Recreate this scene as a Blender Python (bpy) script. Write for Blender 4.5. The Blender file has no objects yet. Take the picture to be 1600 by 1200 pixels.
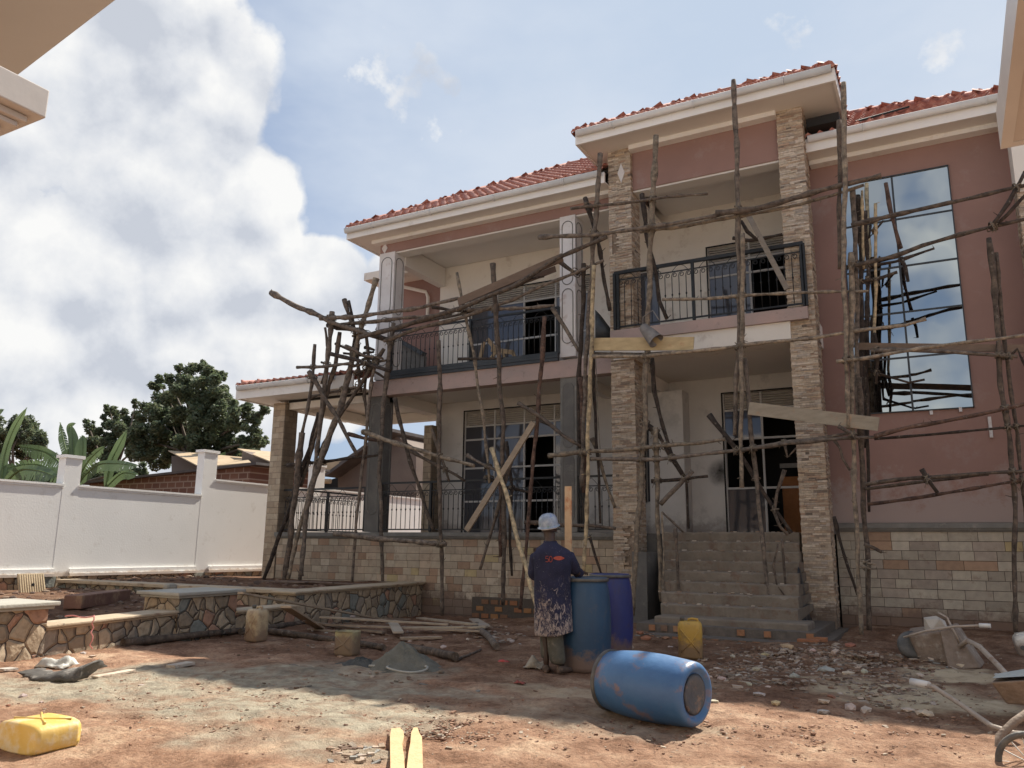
import bpy, bmesh, math, random
import numpy as np
from mathutils import Vector, Matrix
from mathutils.bvhtree import BVHTree
random.seed(7); rnd = random.Random(7)
SC = bpy.context.scene
COL = SC.collection
# ------------------------------------------------------------------ camera, sky, sun, exposure
FPX, YAW, PIT, ROL, CAMZ = 1240.0, math.radians(28.7), math.radians(11.65), math.radians(0.65), 1.35
fw = Vector((-math.sin(YAW)*math.cos(PIT), math.cos(YAW)*math.cos(PIT), math.sin(PIT)))
rt = Vector((math.cos(YAW), math.sin(YAW), 0)); up = rt.cross(fw)
rt2 = rt*math.cos(ROL)+up*math.sin(ROL); up2 = -rt*math.sin(ROL)+up*math.cos(ROL)
cd = bpy.data.cameras.new("camera"); cam = bpy.data.objects.new("camera", cd); COL.objects.link(cam)
cd.sensor_width = 36; cd.lens = FPX/1600*36; cd.clip_start = .05; cd.clip_end = 3000
m = Matrix((rt2, up2, -fw)).transposed().to_4x4(); m.translation = (0, 0, CAMZ); cam.matrix_world = m
SC.camera = cam
SUN = Vector((0.15, 0.82, 1.0)).normalized()
sd = bpy.data.lights.new("sun", 'SUN'); sd.energy = 4.8; sd.angle = math.radians(.6); sd.color = (1, .93, .82)
so = bpy.data.objects.new("sun", sd); COL.objects.link(so); so.rotation_euler = SUN.to_track_quat('Z', 'Y').to_euler()
so.location = (0, 0, 30)
SC.view_settings.view_transform = 'Standard'; SC.view_settings.look = 'None'
SC.view_settings.gamma = 1; SC.view_settings.use_curve_mapping = False
SC.view_settings.exposure = 0.72

def N(nt, typ, **kw):
    n = nt.nodes.new(typ)
    for k, v in kw.items():
        if k.startswith('i_'):
            n.inputs[k[2:].replace('_', ' ')].default_value = v
        else:
            setattr(n, k, v)
    return n
def LK(nt, a, b): nt.links.new(a, b)
def math_(nt, op, a, b=None, c=None, clamp=False):
    n = nt.nodes.new('ShaderNodeMath'); n.operation = op; n.use_clamp = clamp
    for i, v in enumerate((a, b, c)):
        if v is None: continue
        if isinstance(v, (int, float)): n.inputs[i].default_value = v
        else: nt.links.new(v, n.inputs[i])
    return n.outputs[0]
def ramp(nt, fac, stops, interp='LINEAR'):
    n = nt.nodes.new('ShaderNodeValToRGB'); n.color_ramp.interpolation = interp
    e = n.color_ramp.elements
    while len(e) < len(stops): e.new(.5)
    for i, (p, c) in enumerate(stops):
        e[i].position = p; e[i].color = (*c, 1) if len(c) == 3 else c
    nt.links.new(fac, n.inputs[0]); return n.outputs[0]
def mix(nt, fac, a, b, mode='MIX'):
    n = nt.nodes.new('ShaderNodeMix'); n.data_type = 'RGBA'; n.blend_type = mode
    for sock, v in ((0, fac), (6, a), (7, b)):
        if isinstance(v, (int, float)): n.inputs[sock].default_value = v
        elif isinstance(v, tuple): n.inputs[sock].default_value = (*v, 1) if len(v) == 3 else v
        else: nt.links.new(v, n.inputs[sock])
    return n.outputs[2]

W = bpy.data.worlds.new("World"); SC.world = W; W.use_nodes = True
nt = W.node_tree; nt.nodes.clear()
out = N(nt, 'ShaderNodeOutputWorld'); bg = N(nt, 'ShaderNodeBackground')
sky = N(nt, 'ShaderNodeTexSky'); sky.sky_type = 'NISHITA'; sky.sun_disc = False
sky.sun_elevation = math.asin(SUN.z); sky.sun_rotation = math.atan2(SUN.x, SUN.y)
sky.air_density = 1.2; sky.dust_density = 1.5; sky.ozone_density = 2.0; sky.altitude = 1100
tc = N(nt, 'ShaderNodeTexCoord'); DIR = tc.outputs['Generated']
def pix_dir(px, py):
    return (rt2*((px-800)/FPX) + up2*(-(py-600)/FPX) + fw).normalized()
def blob(px, py, r0, r1, vec):
    d = pix_dir(px, py)
    v = N(nt, 'ShaderNodeVectorMath', operation='DOT_PRODUCT'); v.inputs[1].default_value = d
    LK(nt, vec, v.inputs[0])
    mr = N(nt, 'ShaderNodeMapRange'); mr.interpolation_type = 'SMOOTHSTEP'
    LK(nt, v.outputs['Value'], mr.inputs[0])
    mr.inputs[1].default_value = math.cos(math.radians(r1)); mr.inputs[2].default_value = math.cos(math.radians(r0))
    return mr.outputs[0]
def fbm(vec, sc, det, ro, dist=0.0):
    n = N(nt, 'ShaderNodeTexNoise'); n.inputs['Scale'].default_value = sc; n.inputs['Detail'].default_value = det; n.inputs['Roughness'].default_value = ro; n.inputs['Distortion'].default_value = dist
    LK(nt, vec, n.inputs['Vector']); return n.outputs[0]
def voff(vec, off):
    a = N(nt, 'ShaderNodeVectorMath', operation='ADD'); LK(nt, vec, a.inputs[0]); a.inputs[1].default_value = off; return a.outputs[0]
w2 = N(nt, 'ShaderNodeTexNoise'); w2.inputs['Scale'].default_value = 2.5; w2.inputs['Detail'].default_value = 2; LK(nt, DIR, w2.inputs['Vector'])
sb2 = N(nt, 'ShaderNodeVectorMath', operation='SUBTRACT'); LK(nt, w2.outputs['Color'], sb2.inputs[0]); sb2.inputs[1].default_value = (.5, .5, .5)
sc2 = N(nt, 'ShaderNodeVectorMath', operation='SCALE'); LK(nt, sb2.outputs[0], sc2.inputs[0]); sc2.inputs['Scale'].default_value = .3
ad2 = N(nt, 'ShaderNodeVectorMath', operation='ADD'); LK(nt, DIR, ad2.inputs[0]); LK(nt, sc2.outputs[0], ad2.inputs[1])
nm2 = N(nt, 'ShaderNodeVectorMath', operation='NORMALIZE'); LK(nt, ad2.outputs[0], nm2.inputs[0]); SD = nm2.outputs[0]
# where the cumulus banks stand; their outlines come from layered noise
mask = None
for b in ((60, 40, 3, 15), (180, 60, 1, 10), (60, 330, 6, 16), (190, 440, 5, 14), (330, 350, 1, 7), (120, 640, 8, 17), (350, 520, 2, 9), (500, 470, 0, 6), (500, 570, 2, 8), (640, 480, 0, 6), (-300, 300, 20, 30), (-200, 700, 20, 30)):
    o = blob(*b, DIR); mask = o if mask is None else math_(nt, 'MAXIMUM', mask, o)
def density(off):
    v = voff(DIR, off)
    big, small = fbm(v, 5.5, 2, .5), fbm(v, 17, 5, .56)
    vo = N(nt, 'ShaderNodeTexVoronoi'); vo.inputs['Scale'].default_value = 11; LK(nt, v, vo.inputs['Vector'])
    bill = math_(nt, 'MULTIPLY_ADD', vo.outputs['Distance'], -.9, .45)
    return math_(nt, 'ADD', math_(nt, 'ADD', math_(nt, 'MULTIPLY', big, 1.0), math_(nt, 'MULTIPLY', small, .75)), bill)
D0 = density((0, 0, 0)); D1 = density((.012, .0, .034))
fld = math_(nt, 'ADD', math_(nt, 'MULTIPLY', mask, 1.32), math_(nt, 'MULTIPLY_ADD', D0, .95, -.98))
nz_ = fbm(DIR, 5, 4, .58)
cumulus = math_(nt, 'MULTIPLY_ADD', fld, 5.5, -2.45, clamp=True)
sepd = N(nt, 'ShaderNodeSeparateXYZ'); LK(nt, DIR, sepd.inputs[0])
back = math_(nt, 'MULTIPLY', math_(nt, 'MULTIPLY_ADD', nz_, 6, -2.6, clamp=True), math_(nt, 'MULTIPLY_ADD', sepd.outputs['Y'], -3, .3, clamp=True))
cumulus = math_(nt, 'MAXIMUM', cumulus, back)
puff = math_(nt, 'MAXIMUM', blob(595, 103, 0, 3.2, DIR), math_(nt, 'MAXIMUM', blob(662, 137, 0, 4.2, DIR), math_(nt, 'MAXIMUM', blob(1243, 42, 0, 2.4, DIR), blob(1475, 70, 0, 2.2, DIR))))
puff = math_(nt, 'MULTIPLY_ADD', math_(nt, 'ADD', math_(nt, 'MULTIPLY', puff, .55), math_(nt, 'MULTIPLY', fbm(DIR, 24, 6, .6), 2.4)), 2.6, -4.35, clamp=True)
cumulus = math_(nt, 'MAXIMUM', cumulus, math_(nt, 'MULTIPLY', puff, .75))
veil = math_(nt, 'MAXIMUM', blob(1400, 60, 12, 44, SD), blob(900, 260, 6, 30, SD))
veil = math_(nt, 'MAXIMUM', veil, blob(640, 200, 1, 16, SD))
mp = N(nt, 'ShaderNodeMapping'); mp.inputs['Scale'].default_value = (1, 1, 2.2); LK(nt, DIR, mp.inputs[0])
veil = math_(nt, 'MULTIPLY', veil, math_(nt, 'MULTIPLY_ADD', fbm(mp.outputs[0], 3.6, 5, .55), 3.2, -1.05, clamp=True), clamp=True)
lit = math_(nt, 'SUBTRACT', D0, D1)
tone = math_(nt, 'ADD', math_(nt, 'MULTIPLY', lit, .85), math_(nt, 'MULTIPLY_ADD', fbm(voff(DIR, (3, 1, 2)), 5.0, 9, .60), 1.6, -.25))
ccol = ramp(nt, tone, [(.22, (.64, .68, .76)), (.42, (.79, .82, .875)), (.60, (.91, .925, .95)), (.82, (1.04, 1.04, 1.03))])
skyc = N(nt, 'ShaderNodeVectorMath', operation='SCALE'); LK(nt, sky.outputs[0], skyc.inputs[0]); skyc.inputs['Scale'].default_value = 1
cl = N(nt, 'ShaderNodeVectorMath', operation='SCALE'); LK(nt, ccol, cl.inputs[0]); cl.inputs['Scale'].default_value = 5.6
lift = mix(nt, blob(1700, 0, 25, 62, SD), mix(nt, .75, skyc.outputs[0], (1.65, 2.15, 3.25)), (3.4, 4.0, 4.9))
v1 = mix(nt, math_(nt, 'MULTIPLY', veil, .9), lift, (4.0, 4.45, 5.15))
v2 = mix(nt, cumulus, v1, cl.outputs[0])
LK(nt, v2, bg.inputs[0]); bg.inputs[1].default_value = 0.1
LK(nt, bg.outputs[0], out.inputs[0])

# ------------------------------------------------------------------ helpers
CAM = Vector((0, 0, CAMZ))
def ray(px, py): return rt2*((px-800)/FPX) + up2*(-(py-600)/FPX) + fw
def onY(px, py, Y): d = ray(px, py); return CAM + d*(Y/d.y)
def onX(px, py, X): d = ray(px, py); return CAM + d*(X/d.x)
def onZ(px, py, Z=0.0): d = ray(px, py); return CAM + d*((Z-CAMZ)/d.z)

class MB:
    def __init__(s): s.v = []; s.f = []; s.c = []; s.sm = []
    def face(s, idx, c=None, smooth=False): s.f.append(tuple(idx)); s.c.append(c or (1, 1, 1)); s.sm.append(smooth)
    def add(s, vs, fs, c=None, smooth=False):
        o = len(s.v); s.v += [tuple(p) for p in vs]
        for f in fs: s.face([o+i for i in f], c, smooth)
    def box(s, x0, x1, y0, y1, z0, z1, c=None):
        x0, x1 = sorted((x0, x1)); y0, y1 = sorted((y0, y1)); z0, z1 = sorted((z0, z1))
        s.hexa([(x0, y0, z0), (x1, y0, z0), (x1, y1, z0), (x0, y1, z0), (x0, y0, z1), (x1, y0, z1), (x1, y1, z1), (x0, y1, z1)], c)
    def hexa(s, p, c=None):
        s.add(p, [(0, 3, 2, 1), (4, 5, 6, 7), (0, 1, 5, 4), (1, 2, 6, 5), (2, 3, 7, 6), (3, 0, 4, 7)], c)
    def prism(s, pts, d, c=None):     # planar polygon pts extruded by vector d
        n = len(pts); d = Vector(d); a = [Vector(p) for p in pts]; b = [p+d for p in a]
        s.add(a+b, [tuple(range(n)), tuple(range(2*n-1, n-1, -1))]+[(i, i+n, (i+1) % n+n, (i+1) % n) for i in range(n)], c)
    def beam(s, p0, p1, w, h, c=None, upv=(0, 0, 1), w1=None):
        p0 = Vector(p0); p1 = Vector(p1); d = (p1-p0).normalized(); u = Vector(upv)
        sd_ = d.cross(u)
        if sd_.length < 1e-4: sd_ = d.cross(Vector((0, 1, 0)))
        sd_.normalize(); u = sd_.cross(d).normalized(); w1 = w1 or w
        P = []
        for q, ww in ((p0, w), (p1, w1)):
            P += [q-sd_*ww/2-u*h/2, q+sd_*ww/2-u*h/2, q+sd_*ww/2+u*h/2, q-sd_*ww/2+u*h/2]
        s.add(P, [(0, 1, 2, 3), (7, 6, 5, 4), (0, 4, 5, 1), (1, 5, 6, 2), (2, 6, 7, 3), (3, 7, 4, 0)], c)
    def tube(s, pts, r, n=8, c=None, caps=True, smooth=True, squash=None):
        pts = [Vector(p) for p in pts]; k = len(pts); r = r if isinstance(r, (list, tuple)) else [r]*k
        o = len(s.v); prev = None
        for i, p in enumerate(pts):
            t = (pts[min(i+1, k-1)]-pts[max(i-1, 0)]).normalized()
            if prev is None:
                a = t.cross(Vector((0, 0, 1)))
                if a.length < .1: a = t.cross(Vector((1, 0, 0)))
            else: a = prev - t*prev.dot(t)
            a.normalize(); prev = a; b = t.cross(a)
            for j in range(n):
                th = 2*math.pi*j/n
                q = a*math.cos(th)*r[i]+b*math.sin(th)*r[i]
                s.v.append(tuple(p+q))
        for i in range(k-1):
            for j in range(n):
                s.face((o+i*n+j, o+i*n+(j+1) % n, o+(i+1)*n+(j+1) % n, o+(i+1)*n+j), c, smooth)
        if caps:
            s.face([o+j for j in range(n)][::-1], c); s.face([o+(k-1)*n+j for j in range(n)], c)
    def lathe(s, prof, org=(0, 0, 0), n=32, c=None, smooth=True, mat=None):
        o = len(s.v); org = Vector(org)
        for (r, z) in prof:
            for j in range(n):
                th = 2*math.pi*j/n; p = Vector((r*math.cos(th), r*math.sin(th), z))
                if mat is not None: p = mat @ p
                s.v.append(tuple(org+p))
        for i in range(len(prof)-1):
            for j in range(n):
                s.face((o+i*n+j, o+i*n+(j+1) % n, o+(i+1)*n+(j+1) % n, o+(i+1)*n+j), c, smooth)
        s.face([o+j for j in range(n)][::-1], c); s.face([o+(len(prof)-1)*n+j for j in range(n)], c)
    def mesh(s, name):
        me = bpy.data.meshes.new(name); me.from_pydata(s.v, [], s.f); me.update()
        me.polygons.foreach_set('use_smooth', s.sm)
        if any(c != (1, 1, 1) for c in s.c):
            ca = me.color_attributes.new('Col', 'FLOAT_COLOR', 'CORNER'); buf = []
            for p, c in zip(me.polygons, s.c): buf += [*c, 1]*p.loop_total
            ca.data.foreach_set('color', buf)
        return me
def link(name, me, mat, parent=None):
    o = bpy.data.objects.new(name, me); COL.objects.link(o)
    if mat: me.materials.clear(); me.materials.append(mat)
    if parent is not None:
        o.parent = parent
        w = parent; off = Vector()
        while w is not None: off += w.location; w = w.parent
        o.location = -off
    return o
def tag(o, label=None, cat=None, group=None, kind=None):
    if label: o['label'] = label
    if cat: o['category'] = cat
    if group: o['group'] = group
    if kind: o['kind'] = kind
    return o
def thing(name, loc, label, cat, group=None):
    o = bpy.data.objects.new(name, None); COL.objects.link(o); o.location = loc; o.empty_display_size = .2
    return tag(o, label, cat, group)
def part(name, mb, mat, parent, bevel=0, sub=False):
    if name in SPLIT and isinstance(mb, MB):
        L_ = islands(mb)
        if len(L_) > 1:
            for q in L_[1:]: link(name, q.mesh(name), mat, parent)
            mb = L_[0]
    o = link(name, mb.mesh(name) if isinstance(mb, MB) else mb, mat, parent)
    if bevel:
        b = o.modifiers.new('bevel', 'BEVEL'); b.width = bevel; b.segments = 2; b.limit_method = 'ANGLE'
    return o

SPLIT = {'fascia', 'soffit', 'gutter', 'ledge', 'beam', 'ceiling', 'cornice', 'plinth', 'filler_patch', 'diamond_inlay', 'roofing_felt', 'beam_soffit', 'side_wall', 'brick_ends', 'moulded_rib', 'indoor_door', 'room_interior'}
def islands(mb, eps=.006):
    # group loose pieces whose boxes touch
    par = list(range(len(mb.v)))
    def find(i):
        while par[i] != i: par[i] = par[par[i]]; i = par[i]
        return i
    for f in mb.f:
        for i in f[1:]: par[find(i)] = find(f[0])
    G_ = {}
    for k, f in enumerate(mb.f): G_.setdefault(find(f[0]), []).append(k)
    items = []
    for k, fl in G_.items():
        vs = [mb.v[i] for q in fl for i in mb.f[q]]
        items.append([fl, [min(v[a] for v in vs)-eps for a in range(3)], [max(v[a] for v in vs)+eps for a in range(3)]])
    ch = True
    while ch:
        ch = False
        for i in range(len(items)):
            for j in range(i+1, len(items)):
                A, B = items[i], items[j]
                if all(A[1][a] <= B[2][a] and B[1][a] <= A[2][a] for a in range(3)):
                    A[0] += B[0]; A[1] = [min(A[1][a], B[1][a]) for a in range(3)]; A[2] = [max(A[2][a], B[2][a]) for a in range(3)]
                    items.pop(j); ch = True; break
            if ch: break
    res = []
    for fl, _, _ in items:
        n_ = MB(); mp = {}
        for q in fl:
            idx = []
            for i in mb.f[q]:
                if i not in mp: mp[i] = len(n_.v); n_.v.append(mb.v[i])
                idx.append(mp[i])
            n_.face(idx, mb.c[q], mb.sm[q])
        res.append(n_)
    return res
MATS = {}
def M(name, stops, scale=6, rough=.85, bump=.3, bscale=None, vc=False, metal=0, detail=8, dist=.02, spec=None, stretch=None, dirt=None, coat=0, foot=None):
    """procedural paint/plaster/wood: colour noise, fine bump, optional vertex colours and a grime layer"""
    m = bpy.data.materials.new(name); m.use_nodes = True; t = m.node_tree; b = t.nodes['Principled BSDF']
    tc = N(t, 'ShaderNodeTexCoord'); co = tc.outputs['Object']
    if stretch:
        mp = N(t, 'ShaderNodeMapping'); mp.inputs['Scale'].default_value = stretch; LK(t, co, mp.inputs[0]); co = mp.outputs[0]
    n = N(t, 'ShaderNodeTexNoise'); n.inputs['Scale'].default_value = scale; n.inputs['Detail'].default_value = detail; n.inputs['Roughness'].default_value = .6
    LK(t, co, n.inputs['Vector'])
    k = len(stops); col = ramp(t, n.outputs[0], [(.3+.4*i/max(1, k-1), s) for i, s in enumerate(stops)])
    if vc:
        a = N(t, 'ShaderNodeVertexColor'); a.layer_name = 'Col'; col = mix(t, 1, col, a.outputs[0], 'MULTIPLY')
    if dirt:
        dcol, amt, dsc = dirt
        n2 = N(t, 'ShaderNodeTexNoise'); n2.inputs['Scale'].default_value = dsc; n2.inputs['Detail'].default_value = 10; n2.inputs['Roughness'].default_value = .68
        LK(t, tc.outputs['Object'], n2.inputs['Vector'])
        f = math_(t, 'MULTIPLY_ADD', n2.outputs[0], 9, -5.35+amt*2.6, clamp=True)
        col = mix(t, math_(t, 'MULTIPLY', f, min(1, .4+amt*1.6)), col, dcol)
    if foot:        # mud splashed up from the ground
        z0, hgt, fcol = foot; sz_ = N(t, 'ShaderNodeSeparateXYZ'); LK(t, tc.outputs['Object'], sz_.inputs[0])
        n5 = N(t, 'ShaderNodeTexNoise'); n5.inputs['Scale'].default_value = 3.5; n5.inputs['Detail'].default_value = 10; n5.inputs['Roughness'].default_value = .75; LK(t, tc.outputs['Object'], n5.inputs['Vector'])
        k5 = math_(t, 'MULTIPLY_ADD', sz_.outputs['Z'], -1/hgt, (z0+hgt)/hgt, clamp=True)
        f5 = math_(t, 'MULTIPLY_ADD', math_(t, 'ADD', math_(t, 'MULTIPLY', k5, .55), n5.outputs[0]), 6, -4.3, clamp=True)
        col = mix(t, math_(t, 'MULTIPLY', math_(t, 'MULTIPLY', f5, math_(t, 'MULTIPLY', k5, 6, clamp=True)), .8), col, fcol)
    LK(t, col, b.inputs['Base Color']); b.inputs['Roughness'].default_value = rough; b.inputs['Metallic'].default_value = metal
    if spec is not None: b.inputs['Specular IOR Level'].default_value = spec
    if coat: b.inputs['Coat Weight'].default_value = coat
    if bump:
        n3 = N(t, 'ShaderNodeTexNoise'); n3.inputs['Scale'].default_value = bscale or scale*5; n3.inputs['Detail'].default_value = 6
        LK(t, co, n3.inputs['Vector']); bp = N(t, 'ShaderNodeBump'); bp.inputs['Strength'].default_value = bump; bp.inputs['Distance'].default_value = dist
        LK(t, n3.outputs[0], bp.inputs['Height']); LK(t, bp.outputs[0], b.inputs['Normal'])
    MATS[name] = m; return m

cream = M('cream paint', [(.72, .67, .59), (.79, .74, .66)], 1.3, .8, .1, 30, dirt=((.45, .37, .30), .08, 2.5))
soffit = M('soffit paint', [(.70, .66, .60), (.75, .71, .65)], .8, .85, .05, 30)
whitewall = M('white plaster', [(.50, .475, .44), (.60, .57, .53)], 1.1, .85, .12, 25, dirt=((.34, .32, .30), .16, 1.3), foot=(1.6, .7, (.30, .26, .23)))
boundm = M('boundary plaster', [(.81, .80, .765), (.86, .85, .815)], .9, .85, .12, 25, dirt=((.60, .56, .50), .03, 3), foot=(.62, .16, (.55, .45, .36)))
trim = M('white trim', [(.74, .71, .66), (.80, .775, .73)], 1.3, .75, .1, 30, dirt=((.50, .44, .37), .04, 2.5))
gutterm = M('gutter', [(.55, .54, .52), (.66, .65, .62)], 2, .35, .02, 10)
pink = M('terracotta render', [(.27, .16, .13), (.32, .19, .155)], 1.0, .8, .1, 40, dirt=((.34, .25, .22), .12, 1.4), foot=(1.8, 1.5, (.36, .29, .26)))
pinkslab = M('patchy pink slab', [(.46, .33, .29), (.36, .29, .26)], 2, .85, .3, 20, dirt=((.14, .11, .10), .05, 7))
concrete = M('raw concrete', [(.115, .11, .10), (.17, .16, .145)], 3, .9, .5, 30, dirt=((.25, .23, .2), .1, 4))
stairm = M('stair concrete', [(.16, .13, .10), (.24, .20, .155)], 3, .9, .7, 20, dirt=((.16, .10, .07), .22, 4))
colwhite = M('column plaster', [(.60, .57, .55), (.72, .69, .67)], 2, .8, .2, 25, dirt=((.42, .30, .25), .14, 3))
ledger = M('ledger stone', [(.72, .70, .68), (1.15, 1.1, 1.05)], 22, .85, .9, 60, vc=True, dist=.01, dirt=((.42, .37, .31), .04, 5), foot=(0, .7, (.17, .12, .09)))
tilem = M('plinth stone tile', [(.82, .80, .78), (1.08, 1.05, 1.0)], 9, .75, .4, 45, vc=True, dist=.006, dirt=((.20, .13, .09), .08, 6), foot=(0, .8, (.17, .11, .08)))
grout = M('dark grout', [(.08, .06, .045), (.11, .085, .07)], 12, .95, .3)
capm = M('cast ledge', [(.15, .145, .13), (.22, .21, .19)], 4, .85, .4, 30, dirt=((.33, .30, .26), .1, 5))
iron = M('black iron', [(.012, .014, .015), (.03, .03, .03)], 10, .45, .1, metal=.3)
channelm = M('dark steel channel', [(.03, .036, .04), (.055, .06, .065)], 3, .5, .05, metal=.3)
frame = M('painted window steel', [(.42, .41, .39), (.50, .49, .47)], 4, .6, .05)
louvre = M('vent louvre', [(.40, .36, .31), (.47, .43, .38)], 4, .8, .1)
bark = M('bark', [(.30, .27, .25), (.95, .90, .84), (1.7, 1.55, 1.35)], 11, .95, 1.0, 45, vc=True, dist=.015, dirt=((.42, .38, .33), .03, 14))
wood = M('sawn wood', [(.75, .70, .62), (1.05, 1.0, .92)], 5, .85, .5, 40, vc=True, dist=.004, stretch=(1, 3, 3), dirt=((.35, .18, .09), .05, 5))
rooft = M('clay roof tile', [(.34, .115, .08), (.45, .18, .13), (.56, .31, .24)], 8, .78, .3, 40, dirt=((.17, .07, .055), .14, 6))
brick = M('burnt brick', [(.9, .85, .8), (1.1, 1.05, 1)], 14, .95, .8, 40, vc=True)
mortar = M('mortar', [(.10, .085, .07), (.17, .14, .115)], 10, .95, .6)
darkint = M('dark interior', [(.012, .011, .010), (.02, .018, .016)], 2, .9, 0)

def glass_mat(name, col, metal, rough=.03):
    m = bpy.data.materials.new(name); m.use_nodes = True; t = m.node_tree; b = t.nodes['Principled BSDF']
    b.inputs['Base Color'].default_value = (*col, 1); b.inputs['Metallic'].default_value = metal; b.inputs['Roughness'].default_value = rough
    tc = N(t, 'ShaderNodeTexCoord'); n = N(t, 'ShaderNodeTexNoise'); n.inputs['Scale'].default_value = .9; LK(t, tc.outputs['Object'], n.inputs['Vector'])
    bp = N(t, 'ShaderNodeBump'); bp.inputs['Strength'].default_value = .06; bp.inputs['Distance'].default_value = .05
    LK(t, n.outputs[0], bp.inputs['Height']); LK(t, bp.outputs[0], b.inputs['Normal'])
    return m
mirror = glass_mat('mirror glass', (.42, .45, .45), 1.0, .015)
darkglass = glass_mat('tinted glass', (.10, .10, .11), .35, .05)

# ------------------------------------------------------------------ ground
_T = {}
def vnoise(x, y, s, seed):
    if seed not in _T: _T[seed] = np.random.RandomState(seed).rand(256, 256)
    T = _T[seed]; x = np.asarray(x)/s; y = np.asarray(y)/s
    xi = np.floor(x).astype(int); yi = np.floor(y).astype(int); fx = x-xi; fy = y-yi; fx = fx*fx*(3-2*fx); fy = fy*fy*(3-2*fy)
    g = lambda a, b: T[a % 256, b % 256]
    return (g(xi, yi)*(1-fx)+g(xi+1, yi)*fx)*(1-fy)+(g(xi, yi+1)*(1-fx)+g(xi+1, yi+1)*fx)*fy
def sstep(a, b, x): t = np.clip((x-a)/(b-a), 0, 1); return t*t*(3-2*t)
def wallx(y): return -9.62-(np.asarray(y)-5.4)*.095          # the line of the stone retaining wall
def gheight(x, y, micro=True):
    x = np.asarray(x, float); y = np.asarray(y, float)
    h = -.13*sstep(9, 14, y)*sstep(-6, -9, x)
    inside = sstep(0, .35, wallx(y)-x)
    terr = .20+.16*sstep(-10.5, -15.5, x)+.05*sstep(9, 13, y)
    terr = np.where((y > 11.2) & (x < -10.9), .50, terr)
    h = h*(1-inside)+terr*inside
    near = 1-sstep(25, 45, np.hypot(x, y))
    h = h+near*((vnoise(x, y, 1.7, 1)-.5)*.07+(vnoise(x, y, .55, 2)-.5)*.035)
    if micro: h = h+near*((vnoise(x, y, .17, 3)-.5)*.034+(vnoise(x, y, .075, 4)-.5)*.024)
    h += .10*np.exp(-(((x+10.2)/1.0)**2+((y-13.6)/1.2)**2))*0
    # rubble heap before the right hand wall and dug earth by the steps
    h += .10*np.exp(-(((x+.9)/1.6)**2+((y-12.2)/.9)**2))
    h += .12*np.exp(-(((x+5.3)/.8)**2+((y-12.6)/.6)**2))
    h += .10*sstep(13.6, 14.8, y)*sstep(-1.9, -1.5, x)*(1-sstep(3, 6, x))
    h = np.where(y > 60, h-1.5, h)
    return h
def axis(lo, hi, f0, f1, st):
    a = list(np.arange(f0, f1, st)); d = st; p = f0
    L = []
    while p > lo: d *= 1.35; p -= d; L.append(p)
    d = st; p = a[-1]; R = []
    while p < hi: d *= 1.35; p += d; R.append(p)
    return np.array(L[::-1]+a+R)
gx = axis(-900, 900, -12.2, 2.2, .045); gy = axis(-60, 1200, 3.4, 15.3, .045)
X, Y = np.meshgrid(gx, gy); Z = gheight(X, Y)
nx, ny = len(gx), len(gy)
me = bpy.data.meshes.new('ground')
idx = np.arange(nx*ny).reshape(ny, nx)
quads = np.stack([idx[:-1, :-1], idx[:-1, 1:], idx[1:, 1:], idx[1:, :-1]], -1).reshape(-1, 4)
me.vertices.add(nx*ny); me.vertices.foreach_set('co', np.stack([X, Y, Z], -1).reshape(-1))
me.loops.add(quads.size); me.loops.foreach_set('vertex_index', quads.reshape(-1))
me.polygons.add(len(quads)); me.polygons.foreach_set('loop_start', np.arange(len(quads))*4); me.polygons.foreach_set('loop_total', np.full(len(quads), 4))
me.update(); me.polygons.foreach_set('use_smooth', np.ones(len(quads), bool))
# painted masks: r = cement dust, g = wet dark soil plus painted house shade, b = pale sand colour plus painted sun patch
def ell(cx, cy, rx, ry, rot=0):
    c, s_ = math.cos(rot), math.sin(rot); dx = X-cx; dy = Y-cy
    u = (dx*c+dy*s_)/rx; v = (-dx*s_+dy*c)/ry
    w = (vnoise(X, Y, .8, 11)-.5)*.9+(vnoise(X, Y, .25, 12)-.5)*.5
    return 1-sstep(.6, 1.25, np.hypot(u, v)+w)
cem = np.maximum.reduce([ell(-6.2, 6.1, 2.2, 1.1, .35), ell(-5.0, 5.2, 1.4, .9, .2), ell(-6.9, 5.3, 1.7, .7, .6), ell(-4.2, 6.6, .9, .35, 0)*.7, ell(-5.6, 7.3, 1.1, .6)*.8, ell(-2.9, 6.3, 1.0, .5)*.5, ell(-3.6, 4.4, .45, .25)*.8])
damp = np.maximum.reduce([sstep(7.2, 8.6, Y)*.55+0*X, ell(-7, 10, 4, 2.5)*.5, ell(-2, 12, 4, 2.2)*.7, sstep(-.1, .3, wallx(Y)-X)*.8, ell(-4.3, 7.6, .8, .5)*.5])  # first term deepens the house's shade in the soil colour; others are wet soil
sand = np.maximum.reduce([ell(-.45, 9.3, .75, 1.1, .2), ell(-.2, 10.6, .6, .6), ell(-3.6, 7.2, .7, .35)*.6])  # right-hand patches paint a bright sunlit spot into the soil colour
ca = me.color_attributes.new('Col', 'FLOAT_COLOR', 'POINT')
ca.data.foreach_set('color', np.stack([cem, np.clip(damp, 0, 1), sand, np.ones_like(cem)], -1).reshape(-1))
gm = bpy.data.materials.new('laterite ground'); gm.use_nodes = True; t = gm.node_tree; b = t.nodes['Principled BSDF']
tc = N(t, 'ShaderNodeTexCoord'); co = tc.outputs['Object']
def noise(t, co, sc, det=8, ro=.62, di=0):
    n = N(t, 'ShaderNodeTexNoise'); n.inputs['Scale'].default_value = sc; n.inputs['Detail'].default_value = det; n.inputs['Roughness'].default_value = ro; n.inputs['Distortion'].default_value = di
    LK(t, co, n.inputs['Vector']); return n.outputs[0]
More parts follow.
